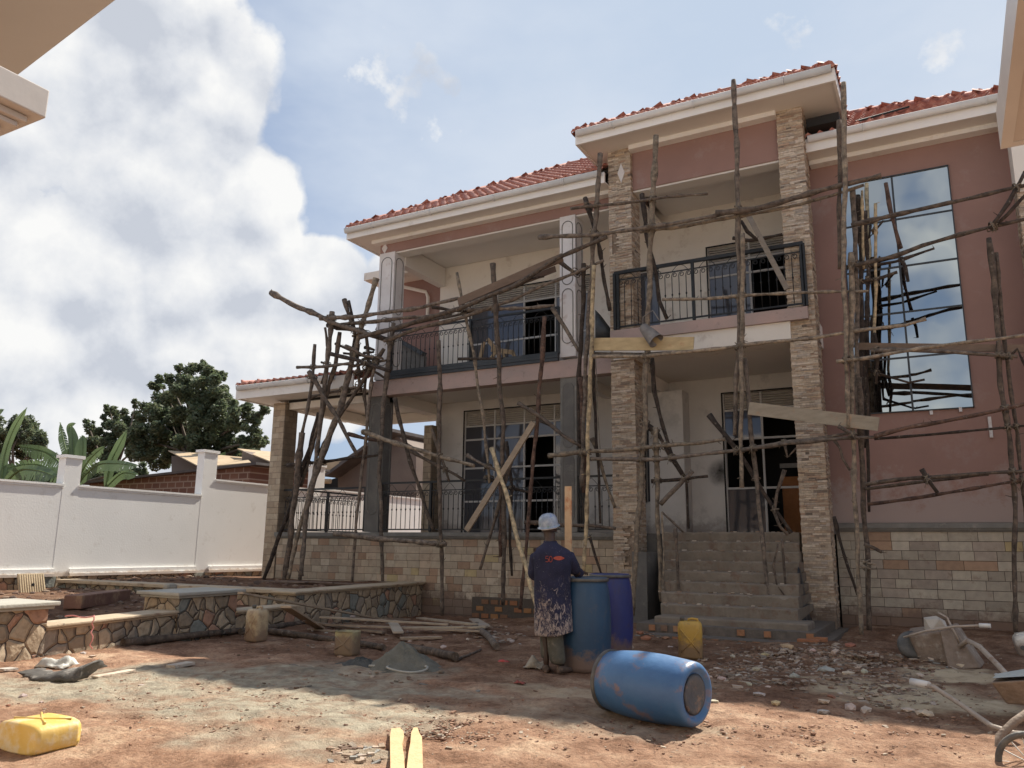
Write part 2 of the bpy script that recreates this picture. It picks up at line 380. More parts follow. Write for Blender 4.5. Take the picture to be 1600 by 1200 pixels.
base = ramp(t, noise(t, co, 1.6, 12, .72), [(.30, (.15, .082, .052)), (.42, (.29, .165, .105)), (.53, (.43, .265, .175)), (.66, (.60, .43, .295))])
grain = noise(t, co, 26, 6, .7)
base = mix(t, .8, base, ramp(t, grain, [(.3, (.42, .36, .32)), (.47, (.95, .95, .95)), (.68, (1.3, 1.25, 1.2))]), 'MULTIPLY')
vcn = N(t, 'ShaderNodeVertexColor'); vcn.layer_name = 'Col'; sp = N(t, 'ShaderNodeSeparateColor'); LK(t, vcn.outputs[0], sp.inputs[0])
brk = noise(t, co, 3.2, 10, .7)
cemf = math_(t, 'MULTIPLY', sp.outputs[0], math_(t, 'MULTIPLY_ADD', brk, 4, -1.15, clamp=True))
cemc = ramp(t, noise(t, co, 5.5, 9, .7), [(.32, (.24, .205, .155)), (.5, (.42, .37, .28)), (.66, (.58, .52, .39))])
c1 = mix(t, cemf, base, cemc)
damp_shade_c = mix(t, 1, c1, (.25, .205, .18), 'MULTIPLY')
c2 = mix(t, math_(t, 'MULTIPLY', sp.outputs[1], .92), c1, damp_shade_c)
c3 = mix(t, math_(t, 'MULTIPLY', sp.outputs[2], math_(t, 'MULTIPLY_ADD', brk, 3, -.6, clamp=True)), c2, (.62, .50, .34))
vor = N(t, 'ShaderNodeTexVoronoi'); vor.inputs['Scale'].default_value = 30; LK(t, co, vor.inputs['Vector'])
speck = math_(t, 'LESS_THAN', vor.outputs['Distance'], .11)
speck = math_(t, 'MULTIPLY', speck, math_(t, 'GREATER_THAN', noise(t, co, 2.1, 4), .55))
c4 = mix(t, math_(t, 'MULTIPLY', speck, .7), c3, (.55, .48, .40))
LK(t, c4, b.inputs['Base Color']); b.inputs['Roughness'].default_value = .95; b.inputs['Specular IOR Level'].default_value = .15
bp = N(t, 'ShaderNodeBump'); bp.inputs['Strength'].default_value = 1; bp.inputs['Distance'].default_value = .05
hh = math_(t, 'ADD', math_(t, 'MULTIPLY', noise(t, co, 14, 8, .75), .9), math_(t, 'MULTIPLY', noise(t, co, 60, 4, .7), .35))
LK(t, hh, bp.inputs['Height']); LK(t, bp.outputs[0], b.inputs['Normal'])
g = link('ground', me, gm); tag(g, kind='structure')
def gz(x, y): return float(gheight(x, y, False))
def G(px, py):    # point on the ground under a pixel (two refinements for its height)
    p = onZ(px, py, 0)
    for _ in range(3): p = onZ(px, py, gz(p.x, p.y))
    return p

# ------------------------------------------------------------------ the house
H = thing('house', (-6, 16.5, 0), 'two storey house being finished, red tile roof, stone clad porch columns and terracotta walls', 'house')
FL, F1 = 1.68, 5.55
def stone_color(r):
    return r.choice([(.48, .39, .29), (.58, .49, .38), (.50, .40, .30), (.38, .31, .24), (.66, .58, .47), (.52, .39, .27), (.40, .27, .19), (.42, .37, .32), (.54, .47, .37), (.27, .20, .15), (.62, .55, .47)])
def ledger_column(x0, x1, y0, y1, z0, z1, seed, bare=()):
    r = random.Random(seed); mb = MB(); mb.box(x0+.03, x1-.03, y0+.03, y1-.03, z0, z1, (.26, .20, .15))
    for fc in ('f', 'r', 'l', 'b'):
        a, b_ = (x0, x1) if fc in 'fb' else (y0, y1)
        z = z0
        while z < z1:
            h = r.uniform(.022, .046); u = a
            while u < b_-.01:
                w = min(r.uniform(.06, .24), b_-u)
                if b_-u-w < .05: w = b_-u
                d = r.uniform(-.003, .015); cc = stone_color(r)
                if r.random() < .018: cc = (.09, .07, .06)
                k = r.uniform(.85, 1.1); cc = tuple((q*.72+m_*.28)*k for q, m_ in zip(cc, (.50, .42, .33)))
                zz0, zz1 = z+.002, min(z+h, z1)
                if not any(bz0 < z < bz1 and fc == 'f' and bu0 < u+w/2 < bu1 for bz0, bz1, bu0, bu1 in bare):
                    j = r.uniform(0, .004)
                    if fc == 'f': mb.box(u+.001, u+w-.001, y0-d, y0+.06, zz0+j, zz1, cc)
                    elif fc == 'b': mb.box(u+.001, u+w-.001, y1-.06, y1+d, zz0, zz1, cc)
                    elif fc == 'r': mb.box(x1-.06, x1+d, u+.001, u+w-.001, zz0+j, zz1, cc)
                    else: mb.box(x0-d, x0+.06, u+.001, u+w-.001, zz0, zz1, cc)
                u += w
            z += h
    return mb
def tiled_wall(x0, x1, y, z0, z1, seed, rowh=.162, wmin=.2, wmax=.38, pal=0, axis='x', redlow=.0):
    """wall face of separate stone tiles on a dark bed; axis 'x': faces -Y at y, axis 'y': runs along y at x=y"""
    r = random.Random(seed); mb = MB(); z = z1
    P0 = [(.42, .35, .265), (.47, .40, .305), (.50, .43, .335), (.40, .33, .25), (.45, .36, .27)]
    P1 = [(.37, .33, .27), (.41, .37, .30), (.35, .30, .25), (.44, .40, .33)]
    while z > z0:
        h = min(rowh, z-z0); u = x0-r.uniform(0, .2)
        while u < x1:
            w = r.uniform(wmin, wmax); a, b_ = max(u, x0), min(u+w, x1)
            if b_-a > .015:
                cc = r.choice(P1 if pal else P0); q = r.random()
                if q < (.06 if pal else .14): cc = (.37, .25, .17)
                if q > .96: cc = (.42, .34, .19)
                if z-z0 < redlow: cc = r.choice([(.24, .17, .12), (.21, .16, .12), (.27, .18, .13)])
                k = r.uniform(.85, 1.12); cc = tuple(v*k for v in cc); d = r.uniform(0, .006)
                if axis == 'x': mb.box(a+.004, b_-.004, y-.016-d, y, z-h+.005, z-.004, cc)
                else: mb.box(y, y+.016+d, a+.004, b_-.004, z-h+.005, z-.004, cc)
            u += w
        z -= h
    return mb
# columns of the porch
c1 = ledger_column(-5.88, -5.38, 15.0, 15.5, -.2, 9.84, 1, bare=[(7.45, 7.95, -5.9, -5.75), (1.0, 1.75, -5.6, -5.45)])
part('stone_column', c1, ledger, H)
c2 = ledger_column(-2.33, -1.86, 15.0, 15.5, -.2, 9.84, 2)
part('stone_column', c2, ledger, H)
c3 = MB(); r3 = ledger_column(1.47, 2.0, 14.95, 15.5, .0, 7.4, 3); part('stone_column', r3, ledger, H)
c3.box(1.46, 2.0, 14.96, 15.5, 7.4, 8.93); part('column', c3, cream, H)
# plinth walls
pl = tiled_wall(-15.15, -5.9, 15.3, -.25, 1.52, 4, redlow=.30); part('plinth_tiles', pl, tilem, H)
pr = tiled_wall(-1.86, 4.5, 15.82, -.1, 1.70, 5, pal=1, wmin=.2, wmax=.52, redlow=.42); part('plinth_tiles', pr, tilem, H)
mb = MB(); mb.box(-15.15, -5.7, 15.3, 17.6, -.4, FL-.02); mb.box(-1.86, 4.5, 15.82, 16.6, -.4, 1.70); part('plinth', mb, grout, H)
mb = MB()
for (a, b_, y, z) in ((-15.2, -5.88, 15.3, 1.52), (-1.86, 4.5, 15.82, 1.70)):
    mb.box(a, b_, y-.10, y+.3, z+.06, z+.15); mb.box(a, b_, y-.07, y+.25, z+.025, z+.06); mb.box(a, b_, y-.04, y+.2, z, z+.025)
part('ledge', mb, capm, H)
# brick footing that shows below the left plinth
mb = MB(); r = random.Random(3)
mb.box(-9.2, -5.9, 15.12, 15.29, -.3, .30, (.10, .085, .07))
u = -9.18
while u < -6:
    for k, z in enumerate((-.12, .03, .17)):
        if r.random() < .6: mb.box(u+(k % 2)*.1, u+(k % 2)*.1+.17, 15.10, 15.14, z, z+.09, r.choice([(.30, .14, .07), (.22, .12, .07), (.16, .12, .09), (.34, .18, .08)]))
    u += .23
part('brick_footing', mb, brick, H)
# left wing verandah: tile clad pillars, beams, floor
def tile_pillar(x0, x1, y0, y1, z0, z1, seed):
    mb = MB(); mb.box(x0, x1, y0, y1, z0, z1, (.08, .06, .045)); r = random.Random(seed); z = z0
    P0 = [(.40, .32, .23), (.45, .36, .26), (.48, .40, .30), (.37, .29, .21)]; k = 0
    while z < z1-.02:
        h = min(.15, z1-z); s = .3 if k % 2 else .62
        for a, b_ in ((x0, x0+(x1-x0)*s), (x0+(x1-x0)*s, x1)): mb.box(a+.004, b_-.004, y0-.016, y0, z+.004, z+h-.004, r.choice(P0))
        for a, b_ in ((y0, y0+(y1-y0)*s), (y0+(y1-y0)*s, y1)): mb.box(x1, x1+.016, a+.004, b_-.004, z+.004, z+h-.004, tuple(v*.55 for v in r.choice(P0)))  # right-face tiles coloured darker, that side's shade put into the colour
        z += h; k += 1
    return mb
part('tile_pillar', tile_pillar(-15.62, -15.2, 15.3, 15.75, .2, 5.06, 8), tilem, H)
part('tile_pillar', tile_pillar(-12.05, -11.8, 17.2, 17.6, 1.6, 4.5, 9), tilem, H)
mb = MB(); mb.box(-15.2, -12.4, 15.42, 15.65, 4.88, 5.12); mb.box(-15.15, -14.9, 15.65, 18.6, 4.86, 5.12); mb.box(-15.15, -12.2, 18.4, 18.6, 4.86, 5.12); part('beam', mb, cream, H)
mb = MB(); mb.box(-15.2, -12.4, 15.40, 15.42, 5.06, 5.12); part('beam_edge', mb, darkint, H)
# lower corner column and middle column: raw concrete with arched panel
def panel_column(x0, x1, y0, y1, z0, z1, mat, mat2, arches, face_r=True):
    mb = MB(); mb.box(x0, x1, y0, y1, z0, z1); col = part('column', mb, mat, H)
    mbp = MB()
    def arch(cx, w, za, zb, f):
        pts = []; n = 10; r = w/2
        for i in range(n+1): th = math.pi*i/n; pts.append((cx+r*math.cos(th), zb-r+r*math.sin(th)))
        for i in range(n+1): th = math.pi+math.pi*i/n; pts.append((cx+r*math.cos(th), za+r+r*math.sin(th)))
        pts.append(pts[0])
        P = [f(u, z) for u, z in pts]; mbp.tube(P, .012, 5, caps=False)
        return [f(u, z) for u, z in pts[:-1]]
    for za, zb in arches:
        q = arch((x0+x1)/2, (x1-x0)*.68, za, zb, lambda u, z: (u, y0-.002, z))
        if mat2: mp_ = MB(); mp_.prism([Vector(p)+Vector((0, -.004, 0)) for p in q], (0, .01, 0)); o = part('arched_panel', mp_, mat2, col); 
        if face_r: arch((y0+y1)/2, (y1-y0)*.68, za, zb, lambda u, z: (x1+.002, u, z))
    part('panel_groove', mbp, capm if not mat2 else concrete, col)
    return col
panel_column(-12.42, -12.0, 15.34, 15.75, FL, 5.0, concrete, None, [(2.1, 4.8)])
panel_column(-7.2, -6.82, 15.34, 15.75, FL, 5.0, capm, concrete, [(1.9, 3.3), (3.45, 4.85)])
panel_column(-12.34, -11.86, 15.36, 15.8, F1-.15, 8.73, colwhite, None, [(5.75, 7.0), (7.1, 8.6)])
panel_column(-7.22, -6.84, 15.36, 15.8, F1-.1, 8.73, colwhite, None, [(5.75, 7.0), (7.1, 8.6)])
# first floor slabs
mb = MB(); mb.box(-12.4, -5.88, 15.3, 15.6, 4.98, 5.36); part('slab_edge', mb, pinkslab, H)
mb = MB(); mb.box(-12.4, -5.88, 15.6, 17.65, 5.14, 5.5); mb.box(-12.3, -12.0, 15.6, 17.65, 4.86, 5.14); mb.box(-7.1, -6.9, 15.75, 17.65, 4.90, 5.14); mb.box(-5.8, -5.5, 15.5, 17.65, 4.84, 5.14); mb.box(-5.88, -1.86, 15.45, 17.7, 5.16, 5.6); part('ceiling', mb, soffit, H)
mb = MB(); mb.box(-5.84, -1.97, 14.86, 15.45, 5.53, 5.76); part('slab_edge', mb, pinkslab, H)
mb = MB(); mb.box(-5.80, -2.30, 14.93, 15.45, 5.15, 5.53); part('beam', mb, cream, H)
mb = MB()
for k in range(3): mb.box(-11.84, -7.22, 15.25-.012*(k % 2), 15.34, 5.36+k*.07, 5.43+k*.07-.006)
part('steel_channel', mb, channelm, H)
# upper beams
mb = MB(); mb.box(-12.36, -5.88, 15.4, 15.62, 8.74, 9.03); mb.box(-5.37, -2.34, 15.1, 15.34, 8.88, 9.75); part('beam', mb, pink, H)
mb = MB(); mb.box(-12.3, -5.88, 15.43, 15.78, 8.70, 8.74); mb.box(-5.37, -2.34, 15.13, 15.45, 8.84, 8.88); mb.box(-12.05, -11.82, 15.78, 17.65, 8.47, 9.0); part('beam_soffit', mb, soffit, H)
mb = MB(); mb.box(-12.3, -5.5, 15.62, 17.66, 9.02, 9.08); mb.box(-5.5, -1.86, 15.45, 17.7, 9.32, 9.38); part('ceiling', mb, soffit, H)
mb = MB(); dm = lambda cx, cz: mb.prism([(cx-.09, 15.388, cz), (cx, 15.388, cz-.14), (cx+.09, 15.388, cz), (cx, 15.388, cz+.14)], (0, .012, 0))
dm(-12.22, 8.88); mb.prism([(-5.66, 14.97, 9.28), (-5.58, 14.97, 9.05), (-5.50, 14.97, 9.28), (-5.58, 14.97, 9.5)], (0, .03, 0)); part('diamond_inlay', mb, colwhite, H)
# walls
def wall_holes(x0, x1, z0, z1, y0, y1, holes):
    mb = MB(); xs = sorted({x0, x1, *[h[0] for h in holes], *[h[1] for h in holes]}); zs = sorted({z0, z1, *[h[2] for h in holes], *[h[3] for h in holes]})
    for i in range(len(xs)-1):
        for j in range(len(zs)-1):
            cx, cz = (xs[i]+xs[i+1])/2, (zs[j]+zs[j+1])/2
            if any(h[0] < cx < h[1] and h[2] < cz < h[3] for h in holes): continue
            mb.box(xs[i], xs[i+1], y0, y1, zs[j], zs[j+1])
    return mb
WL = (-11.09, -7.55, FL+.02, 4.87); DR = (-4.27, -2.62, FL+.02, 4.79); SW = (-6.10, -5.84, 2.4, 4.3)
UL = (-10.98, -7.45, F1+.05, 8.12); UR = (-4.48, -2.5, F1+.05, 8.30); US = (-6.2, -5.66, 5.6, 7.98)
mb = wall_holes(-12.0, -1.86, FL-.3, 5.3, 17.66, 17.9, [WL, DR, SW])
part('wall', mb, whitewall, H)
mb = wall_holes(-12.0, -1.86, 5.3, 9.5, 17.67, 17.9, [UL, UR, US]); part('wall', mb, cream, H)
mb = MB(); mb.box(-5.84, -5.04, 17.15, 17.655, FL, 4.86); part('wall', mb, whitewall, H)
BW = (-1.36, .54, 3.84, 8.44)
mb = wall_holes(-2.1, 4.5, 1.86, 9.0, 15.9, 16.15, [BW]); part('wall', mb, pink, H)
mb = MB(); mb.box(-12.0, 4.4, 23.8, 24, 0, 9.3); mb.box(4.2, 4.4, 16.15, 23.8, 0, 9.3); mb.box(-12.15, -12.0, 17.9, 23.8, 0, 9.3); part('wall', mb, cream, H)
mb = MB(); mb.prism([(-8.7, 19.1, 11.9), (-5.9, 19.1, 11.9), (-5.9, 24.8, 9.2), (-13.2, 24.8, 9.2)], (0, 0, .1)); mb.prism([(-5.9, 18.3, 11.0), (-1.0, 18.3, 11.0), (4.4, 24.8, 9.2), (-5.9, 24.8, 9.2)], (0, 0, .1)); part('rear_roof', mb, rooft, H)
mb = MB(); mb.box(-15.1, -1.86, 16.6, 18.5, FL-.3, FL-.004); part('floor', mb, stairm, H)
# rear wing on the left, pink, with eave and downpipe
mb = MB(); mb.box(-13.45, -12.15, 17.9, 24, 5.2, 8.95); part('wall', mb, pink, H)
mb = MB(); mb.box(-14.3, -12.1, 17.25, 24, 8.9, 8.96); mb.box(-14.3, -12.1, 17.2, 17.26, 8.9, 9.12); mb.box(-14.36, -14.3, 17.2, 24, 8.9, 9.12); part('eave', mb, cream, H)
mb = MB(); mb.tube([(-13.3, 17.3, 8.95), (-13.3, 17.3, 8.72), (-13.2, 17.45, 8.62), (-12.55, 17.75, 8.45), (-12.5, 17.8, 8.3), (-12.5, 17.8, 7.6)], .05, 8, (.8, .74, .7)); part('downpipe', mb, cream, H)
mb = MB(); mb.prism([(-13.6, 17.0, 5.35), (-12.0, 17.0, 5.35), (-12.0, 17.0, 6.35), (-13.6, 17.0, 7.25)], (0, .12, 0)); part('stair_parapet', mb, concrete, H)
mb = MB(); mb.beam((-13.6, 17.0, 7.3), (-12.0, 17.0, 6.4), .2, .1); part('parapet_coping', mb, channelm, H)
# dark rooms behind the openings
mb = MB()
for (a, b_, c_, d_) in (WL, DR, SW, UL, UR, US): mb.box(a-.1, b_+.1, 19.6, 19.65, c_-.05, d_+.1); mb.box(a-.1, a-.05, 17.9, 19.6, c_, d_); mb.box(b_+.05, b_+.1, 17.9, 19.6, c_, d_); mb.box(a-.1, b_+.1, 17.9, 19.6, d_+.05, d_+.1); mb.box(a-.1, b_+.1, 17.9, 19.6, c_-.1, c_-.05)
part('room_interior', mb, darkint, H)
mb = MB(); mb.box(-10.9, -10.35, 19.0, 19.1, 1.7, 2.6, (.42, .12, .06)); mb.box(-3.3, -2.9, 18.9, 19.0, 1.75, 3.0, (.38, .17, .07)); mb.box(-3.32, -2.88, 18.85, 18.9, 3.2, 3.3, (.3, .3, .3)); part('indoor_door', mb, brick, H)
# windows / glazed doors
def glazing(name, box, cols, rows, y=17.70, vent=.36, dark=(), arch=None):
    x0, x1, z0, z1 = box; fr = MB(); w = .045
    zt = z1-vent if vent else z1
    xs = [x0+(x1-x0)*c for c in cols]; zs = [z0+(zt-z0)*r_ for r_ in rows]
    for x in xs: fr.box(x-w/2, x+w/2, y, y+.05, z0, z1)
    for i, z in enumerate(zs): fr.box(x0, x1, y-.003, y+.05, z-w/2, z+w/2)
    fo = part(name, fr, frame, H)
    if vent:
        lv = MB(); z = zt+.05
        while z < z1-.02: lv.add([(x0+.03, y+.01, z), (x1-.03, y+.01, z), (x1-.03, y+.05, z+.045), (x0+.03, y+.05, z+.045)], [(0, 1, 2, 3)]); lv.box(x0+.03, x1-.03, y+.006, y+.012, z-.012, z+.0); z += .055
        part('vent_louvre', lv, louvre, fo)
    gl = MB()
    for i in range(len(xs)-1):
        for j in range(len(zs)-1):
            if (i, j) in dark: continue
            gl.box(xs[i]+w/2, xs[i+1]-w/2, y+.018, y+.026, zs[j]+w/2, zs[j+1]-w/2)
    part('pane', gl, darkglass, fo)
    ed = MB(); ed.box(x0-.03, x0, y-.05, y-.03, z0, z1+.03); ed.box(x0-.03, x1, y-.05, y-.03, z1, z1+.03); part('reveal_edge', ed, darkint, fo)
    return fo
glazing('window', WL, (0, .255, .50, .74, .80, 1), (0, .29, .60, .87, 1), vent=.40, dark=[(2, 0), (2, 1), (2, 2), (4, 1)])
glazing('door', DR, (0, .5, 1), (0, .36, .76, 1), vent=.38, dark=[(1, 0), (1, 1), (1, 2), (0, 1)])
glazing('window', SW, (0, 1), (0, 1), vent=0)
glazing('window', UL, (0, .23, .46, .72, .76, .93, 1), (0, .52, 1), vent=.42, dark=[(2, 0), (2, 1)])
glazing('door', UR, (0, .4, .48, 1), (0, .85, 1), vent=.38, dark=[(2, 0), (2, 1)])
glazing('door', US, (0, 1), (0, 1), vent=.0)
# soot mark beside the door is a stain with a shape of its own
sootm = bpy.data.materials.new('soot stain'); sootm.use_nodes = True; t = sootm.node_tree; b = t.nodes['Principled BSDF']
tc = N(t, 'ShaderNodeTexCoord'); mp = N(t, 'ShaderNodeMapping'); mp.inputs['Location'].default_value = (4.38, 0, -3.02); mp.inputs['Scale'].default_value = (1, 0, 1); mp.vector_type = 'POINT'
LK(t, tc.outputs['Object'], mp.inputs[0]); ln = N(t, 'ShaderNodeVectorMath', operation='LENGTH'); LK(t, mp.outputs[0], ln.inputs[0])
f = math_(t, 'MULTIPLY_ADD', ln.outputs['Value'], -3.2, 1.05, clamp=True); f = math_(t, 'MULTIPLY', f, math_(t, 'MULTIPLY_ADD', noise(t, tc.outputs['Object'], 5, 4), 2.6, -.6, clamp=True), clamp=True)
b.inputs['Base Color'].default_value = (.02, .02, .02, 1); b.inputs['Roughness'].default_value = 1; LK(t, f, b.inputs['Alpha'])
mb = MB(); mb.add([(-4.75, 17.652, 2.5), (-4.28, 17.652, 2.5), (-4.28, 17.652, 3.4), (-4.75, 17.652, 3.4)], [(0, 1, 2, 3)]); part('soot_stain', mb, sootm, H)
# large mirror glazed window
fr = MB(); x0, x1, z0, z1 = BW; y = 15.86
fr2 = [(x0, x0+.02), (x1-.02, x1)]
for a, b_ in fr2: fr.box(a, b_, y, y+.06, z0, z1)
fr.box(x0, x1, y, y+.06, z1-.02, z1); fr.box(x0, x1, y, y+.06, z0, z0+.02)
fr.box(-.44, -.405, y+.012, y+.05, z0, z1)
for z in (7.54, 6.6, 5.71, 4.85): fr.box(x0, x1, y+.010, y+.05, z-.016, z+.016)
fo = part('window', fr, channelm, H); tag(fo, 'tall window of bluish mirror glass with dark mullions')
gl = MB(); xs = [x0+.02, -.42, x1-.02]; zs = [z0+.02, 4.85, 5.71, 6.6, 7.54, z1-.02]; r = random.Random(5)
for i in range(2):
    for j in range(5):
        ea, eb = r.uniform(-.003, .003), r.uniform(-.003, .003); e = [0, ea, ea+eb, eb]
        gl.add([(xs[i], y+.025+e[0], zs[j]), (xs[i+1], y+.025+e[1], zs[j]), (xs[i+1], y+.025+e[2], zs[j+1]), (xs[i], y+.025+e[3], zs[j+1])], [(0, 1, 2, 3)])
part('pane', gl, mirror, fo)
mb = MB(); mb.box(-.16, -.11, 15.84, 15.9, 3.76, 3.83); mb.box(.30, .35, 15.84, 15.9, 3.78, 3.86); mb.box(.72, .77, 15.84, 15.9, 3.3, 3.66); part('filler_patch', mb, colwhite, H)

# ---- roofs
TP = math.tan(math.radians(32))
def tile_slope(org, ud, vd, L, V, hipl=1.0, hipr=1.0):
    """corrugated tiles on a slope; ud along the eave, vd up the slope (unit, plan), hips trim both ends"""
    mb = MB(); ud = Vector(ud); vd = Vector(vd); du = .055; dv = .32; per = .22; org = Vector(org)
    k = 0; v = 0.0
    nrm = Vector((-vd.x*TP, -vd.y*TP, 1)).normalized()
    while v < V:
        v1 = min(v+dv, V); a = v*hipl; b_ = L-v*hipr; n = max(1, int((b_-a)/du)); rows = []
        for (vv, lift) in ((v, .045), (v+.0, .0), (v1, .012)):
            aa, bb = v*hipl, L-v*hipr
            row = []
            for i in range(n+1):
                u = aa+(bb-aa)*i/n; ph = (u/per) % 1.0
                h = .05*max(0, math.sin(ph*math.pi*2))**.7 if ph < .5 else -.006*math.sin((ph-.5)*math.pi*2)
                p = org+ud*u+vd*vv+Vector((0, 0, vv*TP)); row.append(p+nrm*(h+lift))
            rows.append(row)
        o = len(mb.v); w = n+1
        for row in rows: mb.v += [tuple(p) for p in row]
        for i in range(n):
            mb.face((o+i, o+w+i, o+w+i+1, o+i+1)); mb.face((o+i, o+i+1, o+2*w+i+1, o+2*w+i), None, True)
        v = v1
    return mb
def ridge_caps(p0, p1, r=.095, step=.36):
    mb = MB(); p0 = Vector(p0); p1 = Vector(p1); n = max(1, int((p1-p0).length/step)); d = (p1-p0)/n
    for i in range(n):
        a = p0+d*i; mb.tube([a, a+d*.12, a+d*.2, a+d*1.04], [r*1.28, r*1.28, r*1.02, r*.92], 10)
    return mb
def gutter(mb, p0, p1, outv, h=.13, w=.12):
    """half round gutter hung before a fascia; outv = outward direction"""
    p0 = Vector(p0); p1 = Vector(p1); o = Vector(outv); pts = []; n = 7
    prof = [(0, 0), (.02, -.02)] 
    ring = [o*(w*(1-math.cos(math.pi*i/n))/2) + Vector((0, 0, -h*math.sin(math.pi*i/n)*.85)) for i in range(n+1)]
    ring += [q+Vector((0, 0, .012)) for q in ring[::-1]]
    k = len(ring); ov = len(mb.v)
    for p in (p0, p1): mb.v += [tuple(p+q) for q in ring]
    for i in range(k): mb.face((ov+i, ov+(i+1) % k, ov+k+(i+1) % k, ov+k+i), None, True)
    mb.face([ov+i for i in range(k)]); mb.face([ov+k+i for i in range(k)][::-1])
    n = int((p1-p0).length/1.5)
    for i in range(1, n+1):
        c = p0+(p1-p0)*(i-.5)/n; d = (p1-p0).normalized()
        ring2 = [o*(w*(1-math.cos(math.pi*j/6))/2*1.12-.006) + Vector((0, 0, -h*math.sin(math.pi*j/6)*.95)) for j in range(7)]
        mb.tube([c+q for q in ring2], .012, 5)
def hip_roof(name, x0, x1, y0, ze, V, sides='lr', pitch=32):
    global TP
    TP = math.tan(math.radians(pitch)); L_, R_ = 'l' in sides, 'r' in sides
    rf = part(name, tile_slope((x0, y0-.05, ze+.02), (1, 0, 0), (0, 1, 0), x1-x0, V, float(L_), float(R_)), rooft, H)
    if L_:
        part('roof_side', tile_slope((x0, y0+V*2.2, ze+.02), (0, -1, 0), (1, 0, 0), V*2.2, V, hipl=0, hipr=1.0), rooft, rf)
        part('hip_tiles', ridge_caps((x0+.10, y0+.04, ze+.08), (x0+V, y0+V, ze+V*TP+.07)), rooft, rf)
    if R_:
        part('roof_side', tile_slope((x1, y0, ze+.02), (0, 1, 0), (-1, 0, 0), V*2.2, V, hipl=1.0, hipr=0), rooft, rf)
        part('hip_tiles', ridge_caps((x1-.10, y0+.04, ze+.08), (x1-V, y0+V, ze+V*TP+.07)), rooft, rf)
    part('ridge_tiles', ridge_caps((x0+V*L_, y0+V, ze+V*TP+.07), (x1-V*R_, y0+V, ze+V*TP+.07)), rooft, rf)
    return rf
hip_roof('roof', -13.0, -5.9, 14.8, 9.30, 4.3, 'l')
hip_roof('roof', -1.85, 2.0, 15.26, 9.24, 3.0, 'r')
hip_roof('porch_roof', -6.42, -1.14, 14.3, 10.035, 2.2, 'lr')
hip_roof('wing_roof', -16.3, -12.4, 14.6, 5.43, 1.5, 'l', 11)
mbk = MB(); mbk.box(-5.9, -1.86, 18.4, 18.5, 9.0, 11.2); part('parapet', mbk, cream, H)
# soffits, fascias, cornices and gutters
mb = MB()
mb.box(-12.95, -5.9, 14.86, 15.4, 9.07, 9.10); mb.box(-12.95, -12.4, 15.4, 19, 9.07, 9.10)
mb.box(-1.86, 2.0, 15.3, 15.9, 9.0, 9.03); mb.box(2.0, 2.3, 15.3, 19, 9.0, 9.03)
mb.box(-6.3, -1.2, 14.36, 15.0, 9.84, 9.87); mb.box(-6.3, -5.88, 15.0, 18.5, 9.84, 9.87); mb.box(-1.86, -1.2, 15.0, 18.5, 9.84, 9.87); mb.box(-5.88, -1.86, 15.0, 18.5, 9.845, 9.87)
mb.box(-16.25, -12.42, 14.62, 15.4, 5.13, 5.16); mb.box(-16.25, -15.6, 15.4, 19, 5.13, 5.16); mb.box(-15.6, -12.42, 15.4, 18.6, 5.135, 5.16)
part('soffit', mb, soffit, H)
mb = MB()
mb.box(-12.95, -5.9, 14.8, 14.86, 9.05, 9.30); mb.box(-13.0, -12.95, 14.8, 19, 9.05, 9.30)
mb.box(-1.86, 2.3, 15.26, 15.30, 8.98, 9.26)
mb.box(-6.35, -1.15, 14.30, 14.36, 9.80, 10.06); mb.box(-6.35, -6.3, 14.36, 18.5, 9.80, 10.06); mb.box(-1.2, -1.15, 14.36, 18.5, 9.80, 10.06)
mb.box(-16.3, -12.35, 14.58, 14.62, 5.10, 5.42); mb.box(-16.3, -16.26, 14.62, 19, 5.10, 5.42)
part('fascia', mb, trim, H)
mb = MB()
for k, (dy, dz) in enumerate(((.0, 0), (.09, .022), (.16, .045))):
    mb.box(-12.5, -5.88, 15.20+dy, 15.4-.001*k, 9.0+dz-.02, 9.07-.001*k); mb.box(-1.86, 1.46, 15.68+dy, 15.9-.001*k, 8.93+dz-.02, 9.0-.001*k); mb.box(-5.38, -2.33, 14.9+dy, 15.1, 9.76+dz-.02, 9.84-.001*k)
part('cornice', mb, trim, H)
mb = MB()
gutter(mb, (-13.0, 14.80, 9.30), (-5.95, 14.80, 9.30), (0, -1, 0)); gutter(mb, (-1.80, 15.26, 9.26), (2.2, 15.26, 9.26), (0, -1, 0))
gutter(mb, (-6.3, 14.30, 10.06), (-1.2, 14.30, 10.06), (0, -1, 0)); gutter(mb, (-16.2, 14.58, 5.42), (-12.9, 14.58, 5.42), (0, -1, 0))
part('gutter', mb, gutterm, H)
# torn roofing felt hanging under the porch eave at both sides
mb = MB(); mb.box(-6.25, -5.9, 15.0, 15.6, 9.33, 9.42); mb.box(-1.8, -1.2, 15.1, 15.6, 9.42, 9.6)
mb.hexa([tuple(v) for v in (Vector((-.95, 15.5, 9.50)), Vector((.0, 15.6, 9.62)), Vector((.0, 15.75, 9.70)), Vector((-.95, 15.7, 9.62)), Vector((-.95, 15.5, 9.54)), Vector((0, 15.6, 9.66)), Vector((0, 15.75, 9.74)), Vector((-.95, 15.7, 9.66)))])
part('roofing_felt', mb, darkint, H)

